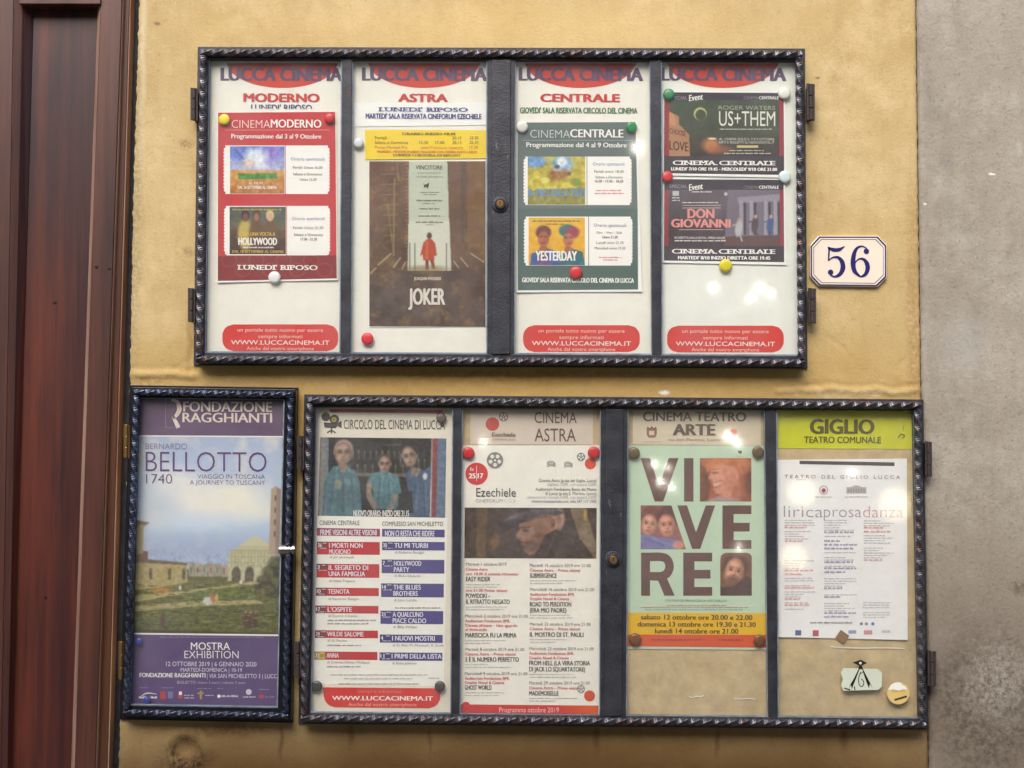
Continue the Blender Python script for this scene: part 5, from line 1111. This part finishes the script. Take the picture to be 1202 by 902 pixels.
rows(622, [('Martedì 15 ottobre 2019 ore 21.00', 664, 'g'), (PV, 669.6, 'r'), ('SUBMERGENCE', 675.8, 'b'), (55, 681.5, 's'), (38, 684.6, 's'), ('Mercoledì 16 ottobre 2019 ore 21.00', 692.3, 'g'), (AF, 697.8, 'r'), (GN, 703, 'r'), ('ROAD TO PERDITION', 709.5, 'b'), ('(ERA MIO PADRE)', 716.6, 'b'), (46, 722, 's'), (50, 725.2, 's'), ('Martedì 22 ottobre 2019 ore 21.00', 733, 'g'), (PV, 738.4, 'r'), ('IL MOSTRO DI ST. PAULI', 745.2, 'b'), (44, 750.6, 's'), (30, 753.8, 's')])
rows(621.3, [('Mercoledì 23 ottobre 2019 ore 21.00', 761.8, 'g'), (AF, 767.2, 'r'), (GN, 772.4, 'r'), ('FROM HELL (LA VERA STORIA', 778.6, 'b'), ('DI JACK LO SQUARTATORE)', 785.8, 'b'), (52, 791.5, 's'), (56, 794.8, 's'), ('Martedì 29 ottobre 2019 ore 21.00', 802, 'g'), (PV, 807.8, 'r'), ('MADEMOISELLE', 814, 'b'), (58, 819.5, 's'), (30, 822.8, 's')])
reel(t, 682, 809, 4.6, ink((140, 134, 132)), ink((224, 218, 206))); t.disc('logo', 692, 817, 6.4, ink((206, 74, 44)), 3)
p = Pic(541, 827, 703, 838.5, (200, 56, 52)); a_ = np.clip((p.X - 655) / 35, 0, 1)[..., None]; p.a = p.a * (1 - a_) + np.array((214, 88, 40)) * a_; t.picture(p, [(541, 827), (702.5, 828.5), (702.5, 839), (541, 837.5)], 1, part='banner')
t.disc('banner', 547, 829, 5, ink((206, 48, 50)), 3); t.text('Programma ottobre 2019', 586, 656, 836.4, 5.8, ink((244, 190, 180)), REG); t.done()

# ---------- lower window 3
t = Flat('title_card', 'cream title card of brown capitals with a crest above the pale green poster', 'sign', (743, 482, 893, 522), BY)
t.quad('sheet', [(743, 482), (893, 482.5), (893, 523), (743, 522)], paper('theatre_card', (210, 196, 172)), 0)
bw2 = ink((96, 80, 70)); t.text('CINEMA TEATRO', 755, 875.5, 494.6, 10.4, bw2, BOLD); t.text('ARTE', 790.5, 839, 510.8, 12.6, bw2, HEAVY)
t.poly('logo', [(759, 504), (771, 504), (771, 510), (769, 514), (761, 514), (759, 510)], ink((150, 108, 96)), 1); t.poly('logo', [(759, 504), (760, 501), (763, 503), (765, 500), (767, 503), (770, 501), (771, 504)], ink((120, 96, 90)), 1.3); t.rect('logo', 762, 506, 768, 511, ink((206, 190, 170)), 1.6)
t.poly('logo', [(857, 505), (861, 503.5), (865, 505), (865, 509), (861, 511.5), (857, 508)], ink((206, 96, 76)), 1); t.text('via San Paolino, Lucca', 784, 846, 517.6, 3, ink((150, 124, 104))); t.greek(754, 776, 519, .8, lgrey); t.done()
t = Flat('film_poster', 'pale green film poster of big brown capitals and portrait squares, yellow band below', 'poster', (737, 523, 900, 762), BY - 0.0012)
t.quad('sheet', [(738, 523), (898.5, 523.5), (900, 763), (736, 762)], paper('mint_paper', (190, 210, 184), .08), 0)
M_br = mat('brown_letters', (86, 62, 58), rough=0.5, c2=(110, 72, 66), vscale=22)
def big(poly): t.poly('title', poly, M_br, 1)
V = [(752, 538), (763, 538), (773, 571.5), (784.5, 538), (796.5, 538), (778.5, 589), (768.5, 589)]
def tri(pts, faces): t.add('title', pts, faces, M_br, 1)
tri([(752, 538), (763, 538), (773.5, 571), (785, 538), (796.5, 538), (778.5, 589), (768.5, 589)], [[0, 6, 2, 1], [2, 6, 5], [2, 5, 4, 3]])
tri([(803, 538), (814, 538), (814, 589), (803, 589)], [[0, 3, 2, 1]])
tri([(795, 593.5), (806.5, 593.5), (817, 625), (828.5, 593.5), (839.5, 593.5), (822, 644.5), (812.5, 644.5)], [[0, 6, 2, 1], [2, 6, 5], [2, 5, 4, 3]])
def E(x0, x1, y0, y1):
    s = 10.2; ym = (y0 + y1) / 2
    tri([(x0, y0), (x0 + s + 3, y0), (x0 + s + 3, y1), (x0, y1)], [[0, 3, 2, 1]])
    for a, b in ((y0, y0 + s), (ym - s * .5, ym + s * .5), (y1 - s, y1)): tri([(x0 + s + 3, a), (x1 - (2 if a == ym - s * .5 else 0), a), (x1 - (2 if a == ym - s * .5 else 0), b), (x0 + s + 3, b)], [[0, 3, 2, 1]])
E(848, 882, 593.5, 644.5); E(802, 836, 649, 699.5)
tri([(752.5, 649), (763, 649), (763, 699.5), (752.5, 699.5)], [[0, 3, 2, 1]])
t.stroke('title', [(762, 654), (776, 654), (783, 657), (786, 665), (783, 673), (776, 676.5), (762, 676.5)], 10, M_br, 1.2, 6); tri([(770, 676), (781, 675), (792, 699.5), (780, 699.5)], [[0, 3, 2, 1]])
def face(p, x, y, rx, ry, skin, tilt=0, **k): face_detail(p, x, y, rx, ry, skin, tilt, **k)
p = Pic(821.5, 538, 882, 589, (150, 84, 64), .7); p.cloudy(18, 14, seed=51); p.poly([(821, 545), (832, 552), (834, 572), (830, 590), (821, 590)], (104, 70, 52))
p.ell(868, 556, 18, 26, (148, 82, 58), .5).ell(856, 544, 26, 13, (190, 116, 74), .5, 8)                       # hair
p.poly([(846, 570), (868, 560), (870, 590), (842, 590)], (176, 112, 90)).poly([(850, 572), (862, 568), (856, 590), (846, 590)], (204, 142, 116), .8)   # neck
p.poly([(834, 549), (846, 545), (862, 548), (868, 560), (862, 572), (850, 579), (841, 580), (837, 575), (838, 571), (835.5, 568), (837, 565.5), (832, 562.5), (831.5, 560), (835, 555)], (208, 146, 120))
p.ell(846, 563, 8, 7, (226, 168, 142), 1, 0, .8).ell(858, 566, 7, 10, (180, 116, 94), 1, 0, .7).ell(842, 550, 7, 4, (222, 164, 136), 1, 0, .7)
p.line(836.5, 555.5, 842.5, 555, 1.5, (74, 40, 34), .9).line(836, 551.5, 843, 550.5, 1.2, (110, 66, 50), .8).line(832.5, 562.8, 836, 563.6, 1.1, (150, 92, 74), .8)
p.poly([(837, 568), (846, 564.8), (844, 570.5), (838, 572)], (226, 200, 186)).line(836.5, 567.6, 847, 564.2, 1, (164, 70, 68), .9).line(837.5, 572.4, 845, 571, 1.1, (176, 80, 76), .9)
p.poly([(830, 556), (828, 546), (840, 538), (858, 538), (846, 545), (836, 550)], (196, 122, 78)).line(834, 548, 858, 541, 1.4, (228, 158, 108), .6).line(866, 552, 872, 584, 1.4, (178, 104, 72), .6).line(872, 548, 878, 580, 1.4, (120, 66, 50), .6).ell(881, 568, 6, 16, (88, 50, 44), .7)
p.poly([(824, 590), (842, 583), (866, 586), (872, 590)], (156, 144, 158), .95); p.mix(np.full(p.X.shape, .22), (176, 104, 80)); p.cloudy(16, 10, seed=57).cloudy(10, 3, seed=52).blur(3).grain(3); t.picture(p, p.quadpts(), 1)
p = Pic(752, 593.5, 806, 645, (140, 92, 88), .7); p.cloudy(14, 12, seed=53)
p.ell(764, 606, 12.5, 12, (112, 70, 60), .4).ell(786, 605, 15, 13, (88, 50, 50), .4); face(p, 762, 616, 9, 12.5, (206, 150, 126), 8); face(p, 783, 617, 10, 13.5, (206, 146, 122), -6)
p.ell(772, 634, 10, 5, (150, 98, 84), .8)
p.poly([(752, 628), (758, 627), (772, 631), (798, 634), (800, 645), (752, 645)], (118, 120, 174)).line(756, 632, 778, 640, 1.6, (92, 92, 146), .6).line(764, 630, 790, 642, 1.6, (146, 148, 196), .6).ell(797, 640, 7, 5, (206, 144, 122), .6); p.mix(np.full(p.X.shape, .14), (150, 100, 100)); p.cloudy(14, 8, seed=58).cloudy(10, 3, seed=54).blur(2).grain(3)
xc = 780 + (p.Y - 593.5) * 0.5; p.mask = p.X < (788 + (p.Y - 593.5) * 0.33); t.picture(p, p.quadpts(), 1)
p = Pic(845.5, 649, 882.5, 699.5, (120, 84, 66), .7); p.cloudy(14, 12, seed=55); p.ell(864, 664, 16, 12, (92, 58, 48), .4); face(p, 862, 671, 11, 16, (200, 146, 120), 12, beard=True)
p.poly([(845, 690), (862, 688), (876, 676), (883, 680), (883, 700), (845, 700)], (84, 58, 56)); p.cloudy(10, 4, seed=56).blur(2)
p.mask = ~(((p.X < 851) & (p.Y < 655) & (np.hypot(p.X - 851.5, p.Y - 655) > 6)) | ((p.X > 877) & (p.Y < 655) & (np.hypot(p.X - 876.5, p.Y - 655) > 6))); t.picture(p, p.quadpts(), 1)
t.poly('lettering', [(866, 528), (868, 530), (870, 528.5), (871, 532), (868.5, 533), (866.5, 531)], ink((90, 90, 84)), 2); t.greek(864, 873, 536.5, .8, lgrey)
t.text('UN FILM DI FRANCESCA ARCHIBUGI', 781, 853, 706.5, 2.6, ink((120, 112, 104))); t.greek(783, 853, 711.3, 1, grey); t.greek(752, 880, 713.6, 1, rl); t.greek(758, 872, 716.4, 1, grey)
t.quad('banner', [(736.3, 719.5), (899.4, 720), (899.6, 745.5), (736.1, 745)], ink((224, 176, 28)), 1); t.quad('banner', [(736.1, 745), (899.6, 745.5), (899.7, 760.5), (736, 759)], ink((206, 84, 46)), 1)
yk = ink((80, 62, 24)); t.text('sabato 12 ottobre ore 20.00 e 22.00', 752.5, 883, 727.6, 5.6, yk, BOLD); t.text('domenica 13 ottobre ore 19.30 e 21.30', 748.5, 887, 735.8, 5.6, yk, BOLD); t.text('lunedì 14 ottobre ore 21.00', 769, 866.5, 743.8, 5.6, yk, BOLD)
t.greek(764, 826, 752, 2, ink((164, 60, 40))); t.greek(843, 872, 752, 2, ink((164, 60, 40))); t.done()

# ---------- lower window 4
t = Flat('title_card', 'bright yellow-green title card with dark capitals in the last lower window', 'sign', (911, 481, 1071, 527), BY)
t.quad('sheet', [(911.5, 482), (1071, 482.5), (1071, 527.5), (911.5, 526.5)], paper('lime_card', (204, 204, 40), .12), 0)
ol = ink((96, 86, 36)); t.text('GIGLIO', 951.5, 1025.5, 509, 16.5, ol, HEAVY); t.text('TEATRO COMUNALE', 944, 1034, 520.2, 7.4, ol, BOLD)
t.stroke('logo', [(1054, 514), (1058, 510), (1062, 512), (1059, 515)], 1.2, ol, 2, 4); t.stroke('logo', [(1060, 500), (1061, 506)], .6, ol, 2, 0); t.done()
t = Flat('season_programme', 'white theatre season sheet with a black bar and faint pastel title', 'poster', (912, 539, 1065, 751), BY - 0.001, tent(curl(988, 700, 77, 50, 0.0022), yf=645, a=0.0018, w_=100))
t.quad('sheet', [(912, 540), (1064.5, 538.5), (1065.5, 751.5), (912.5, 748)], paper('season_paper', (236, 234, 232), .05), 0)
t.quad('heading', [(938.5, 541), (1050, 543), (1050, 547.3), (938.5, 545)], ink((84, 74, 76)), 1)
t.text('T E A T R O   D E L   G I G L I O   L U C C A', 921, 1056.5, 562, 4.0, grey, REG); t.greek(935, 946, 563.8, .9, grey)
t.disc('logo', 966.8, 575.5, 5.4, ink((176, 164, 170)), 1); t.disc('logo', 966.8, 575.5, 4, ink((226, 220, 220)), 1.5); t.disc('logo', 966.8, 576, 2.6, ink((160, 60, 76)), 2); t.rect('logo', 993.5, 572, 1017, 579.5, ink((176, 168, 166)), 1); t.poly('logo', [(998, 572), (1005, 569.5), (1012, 572)], ink((176, 168, 166)), 1)
for k in range(7): t.rect('logo', 995.5 + 3 * k, 574, 996.7 + 3 * k, 578, ink((140, 130, 130)), 1.6)
t.greek(957, 978, 584, 1.2, lgrey); t.greek(992, 1018, 584, 1.2, lgrey)
t.text('lirica', 920, 966, 607.3, 13.5, ink((164, 158, 166)), THIN, 3); t.text('prosa', 967, 1011, 607.3, 13.5, ink((172, 158, 168)), THIN, 3); t.text('danza', 1013, 1060, 607.6, 13.5, ink((214, 168, 172)), THIN, 3)
rr_ = random.Random(5); pk = ink((220, 150, 150)); bb = ink((142, 138, 176)); g3 = ink((168, 164, 168))
def colm(xa, xb, y, y1, acc, gaps):
    k = 0
    while y < y1:
        if any(a < y < b for a, b in gaps): y += 2.9; continue
        big_ = rr_.random() < .25
        t.greek(xa, xa + (xb - xa) * rr_.uniform(.45, 1), y, 2.2 if big_ else 1.1, acc if big_ else g3, word=(3, 7)); y += 4.4 if big_ else 2.9
colm(921, 958, 611.5, 640, pk, ()); colm(921, 957, 659, 716, pk, ((683, 687),)); colm(967.5, 1007, 611.5, 727, bb, ((632, 634), (650, 653), (662, 664), (676, 678), (692, 696), (706, 709)))
colm(1014, 1050, 612, 662, pk, ((640, 643),)); colm(1013, 1050, 708, 727, g3, ((714, 717),))
t.greek(951, 1000, 732, 1.8, grey, word=(6, 16)); 
for x, c in ((1011, (140, 140, 150)), (1017, (170, 140, 150)), (1024.5, (80, 130, 190))): t.disc('logo', x, 732.5, 2, ink(c), 2, seg=12)
for (x, w_, hh, c) in ((933.5, 7, 6, (86, 96, 150)), (954, 7, 7, (176, 80, 96)), (996, 9, 4, (150, 156, 190)), (1014, 10, 5, (206, 140, 150)), (1035, 10, 3, (190, 186, 190))): t.rect('logo', x, 740, x + w_, 740 + hh, ink(c), 2)
t.done()
# brown paper patch holding the sheet
t = Flat('paper_tab', 'small tilted brown square stuck on the bottom of the theatre season sheet', 'label', (980, 739, 997, 756), BY - 0.0036)
t.quad('sheet', [(987, 739.5), (997, 746.5), (990.5, 756), (980.5, 749)], paper('brown_tab', (140, 106, 76)), 0); t.done()
# stickers on the glass of the last window
yg_ = yfL + 0.006
t = Flat('sticker', 'torn pale rectangular sticker with a black caped figure sketch on the tan board', 'sticker', (987, 775, 1036, 813), yg_ - 0.0006)
t.poly('sheet', [(990, 784.5), (1030, 785.5), (1035.5, 790), (1035, 806), (1031, 810), (990, 811), (987.5, 804), (989.5, 798), (987, 790)], paper('pale_sticker', (206, 214, 196)), 0)
bk2 = ink((34, 30, 34)); t.poly('print', [(1001, 778), (1007, 776), (1010, 774.5), (1013, 776), (1018, 778.5), (1013, 781), (1010, 782.5), (1007, 781)], bk2, 1); t.disc('print', 1010, 778.6, 1.6, ink((206, 214, 196)), 1.6)
t.poly('print', [(1008.3, 782), (1012, 782), (1013, 786), (1007.6, 786)], bk2, 1)
t.poly('print', [(1007.6, 786), (1009, 786), (1000, 809), (998.5, 803), (996, 809.5)], bk2, 1); t.poly('print', [(1012, 786), (1013.2, 786), (1025, 809), (1021, 803), (1020, 808), (1017, 801)], bk2, 1)
t.stroke('print', [(1010.5, 789), (1008, 796), (1008.6, 804), (1012, 806), (1014, 801), (1011, 797)], 1, bk2, 1, 5); t.stroke('print', [(1009, 792), (1013, 789)], .8, bk2, 1, 0); t.stroke('print', [(991, 808), (998, 810)], 1.4, bk2, 1, 0); t.stroke('print', [(1003, 806), (1003.5, 810)], 1.2, bk2, 1, 0)
t.done()
t = Flat('sticker', 'round yellow and white sticker with a black bar, low right behind glass', 'sticker', (1041, 801, 1067, 827), yg_ - 0.0006)
t.disc('sheet', 1054.5, 814, 13, paper('yellow_sticker', (220, 194, 124)), 0)
t.poly('print', [(1042.5, 810), (1046, 804), (1051, 801.5), (1057, 801.3), (1059, 804), (1063, 806), (1065, 810), (1060, 809), (1056, 811), (1050, 809.5)], ink((236, 236, 232)), 1)
t.poly('print', [(1049.5, 821), (1064, 816.5), (1065, 818.5), (1050.5, 823)], ink((60, 50, 42)), 1.5); t.greek(1047, 1062, 812.5, 2.2, ink((186, 160, 96)), 1.5); t.done()
# old clear tape on the board, and glass glints drawn as pale scraps
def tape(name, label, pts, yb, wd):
    t = Flat(name, label, 'tape', (pts[0][0], pts[0][1], pts[-1][0], pts[-1][1] + 2), yb); t.stroke('strip', pts, wd, mat('tape_and_glint', (238, 236, 228), rough=0.12, spec=0.8, coat=1), 0, 8); t.done()
tape('tape_and_glint', 'thin pale tape line on the tan board under the season sheet', [(975, 759), (984, 760.3), (1010, 761), (1040, 760.8), (1062, 761.5)], BY - 0.0012, 1.2)
tape('tape_and_glint', 'short pale wavy tape scrap on bare tan board below the yellow and orange bands', [(809, 817.5), (813, 819), (818, 817.6), (822, 818.2), (826, 816.4)], BY - 0.0012, 1.3)
tape('tape_and_glint', 'longer faint tape scrap low on bare tan board beside the wavy scrap', [(862, 820.5), (870, 820.8), (878, 820.2), (887, 821.2)], BY - 0.0012, 1.0)
tape('tape_and_glint', 'curved white painted glint on the blank sheet under the opera poster, long arc', [(884, 356), (889, 344), (896, 334), (904, 331), (913, 338), (917, 350)], BY - 0.0012, [2.0, 3.4, 3.6, 3.0, 2.2, 1.0])  # glare on the glass drawn as a pale curl
tape('tape_and_glint', 'small white painted glint on the blank sheet left of the long arc', [(829, 330), (834, 336), (840, 344)], BY - 0.0012, [3.5, 6, 2])  # smaller patch of glare, drawn the same way

# ---- magnets
MAG = {}
def magnet(px, py, r, c, where, y):
    key = (c, r)
    if key not in MAG:
        R = r * S; V, F = lathe((0, 0, 0), (0, -1, 0), [(R * .98, 0), (R, 0.0015), (R * .98, 0.0045), (R * .86, 0.0064), (R * .6, 0.0074), (R * .25, 0.0077)], 28)
        me = bpy.data.meshes.new('round_magnet'); me.from_pydata(V, [], F); me.materials.append(mat('magnet_%d_%d_%d' % c, c, rough=0.35, spec=0.5, var=.08, vscale=60)); me.polygons.foreach_set('use_smooth', [True] * len(me.polygons)); MAG[key] = me
    o = bpy.data.objects.new('round_magnet', MAG[key]); COL.objects.link(o); o.location = tuple(P(px, py, y)); o.rotation_euler = (random.uniform(-.08, .08), random.uniform(0, 6), random.uniform(-.08, .08))
    tag(o, where, 'magnet', 'round magnets pinning the sheets')
yP = BY - 0.0052
for a in ((263.5, 141, 6.8, (222, 200, 30), 'yellow magnet on the top left corner of the red programme'),
          (387, 139.5, 6.2, (190, 44, 50), 'red magnet lost against the top right corner of the red programme'),
          (322.5, 326, 7.2, (226, 226, 226), 'white magnet at the bottom edge of the red programme'),
          (421, 168.5, 6, (206, 212, 214), 'white magnet left of the yellow show times strip'),
          (431.5, 398, 7.2, (208, 44, 56), 'red magnet on white paper below the brown film poster'),
          (613, 149.5, 7, (214, 214, 206), 'white magnet on the top left corner of the dark green programme'),
          (741, 150, 6.6, (46, 136, 84), 'green magnet on the top right corner of the dark green programme'),
          (676, 320.5, 7.6, (196, 40, 44), 'red magnet under the yellow picture of the dark green programme'),
          (785, 111.5, 6.8, (50, 130, 84), 'green magnet on the top left corner of the crescent event poster'),
          (920.5, 110, 7.4, (216, 220, 206), 'white magnet on the top right corner of the crescent event poster'),
          (783, 208, 6.8, (196, 42, 46), 'red magnet between the two event posters on their left edge'),
          (921, 208, 7.4, (206, 222, 222), 'pale white magnet between the two event posters on their right edge'),
          (851.5, 312, 7.6, (214, 200, 24), 'yellow magnet at the bottom edge of the opera poster'),
          (518, 491, 5.8, (104, 92, 84), 'grey brown magnet over the end of the film club heading'),
          (372, 805.5, 6.4, (72, 76, 70), 'dark grey magnet left of the red banner in the film club sheet'),
          (516.5, 805.5, 6.2, (72, 70, 64), 'dark grey magnet right of the red banner in the film club sheet'),
          (550, 532, 7, (196, 42, 50), 'red magnet at the top left of the October listing'),
          (697, 531.5, 7.2, (190, 40, 46), 'red magnet at the top right of the October listing'),
          (744, 532, 7, (104, 88, 62), 'olive brown magnet at the top left of the pale green poster'),
          (889.5, 531, 7, (100, 84, 62), 'olive brown magnet at the top right of the pale green poster'),
          (745.5, 750.5, 7.2, (120, 76, 44), 'brown magnet on the left end of the orange band'),
          (891, 752, 7, (116, 74, 46), 'brown magnet on the right end of the orange band'),
          (163.5, 753, 4.4, (58, 70, 150), 'blue magnet at the top left of the lower violet banner'),
          (172.5, 822, 4.4, (52, 72, 150), 'blue magnet over the first logo at the foot of the violet poster')):
    magnet(a[0], a[1], a[2], a[3], a[4], yP)
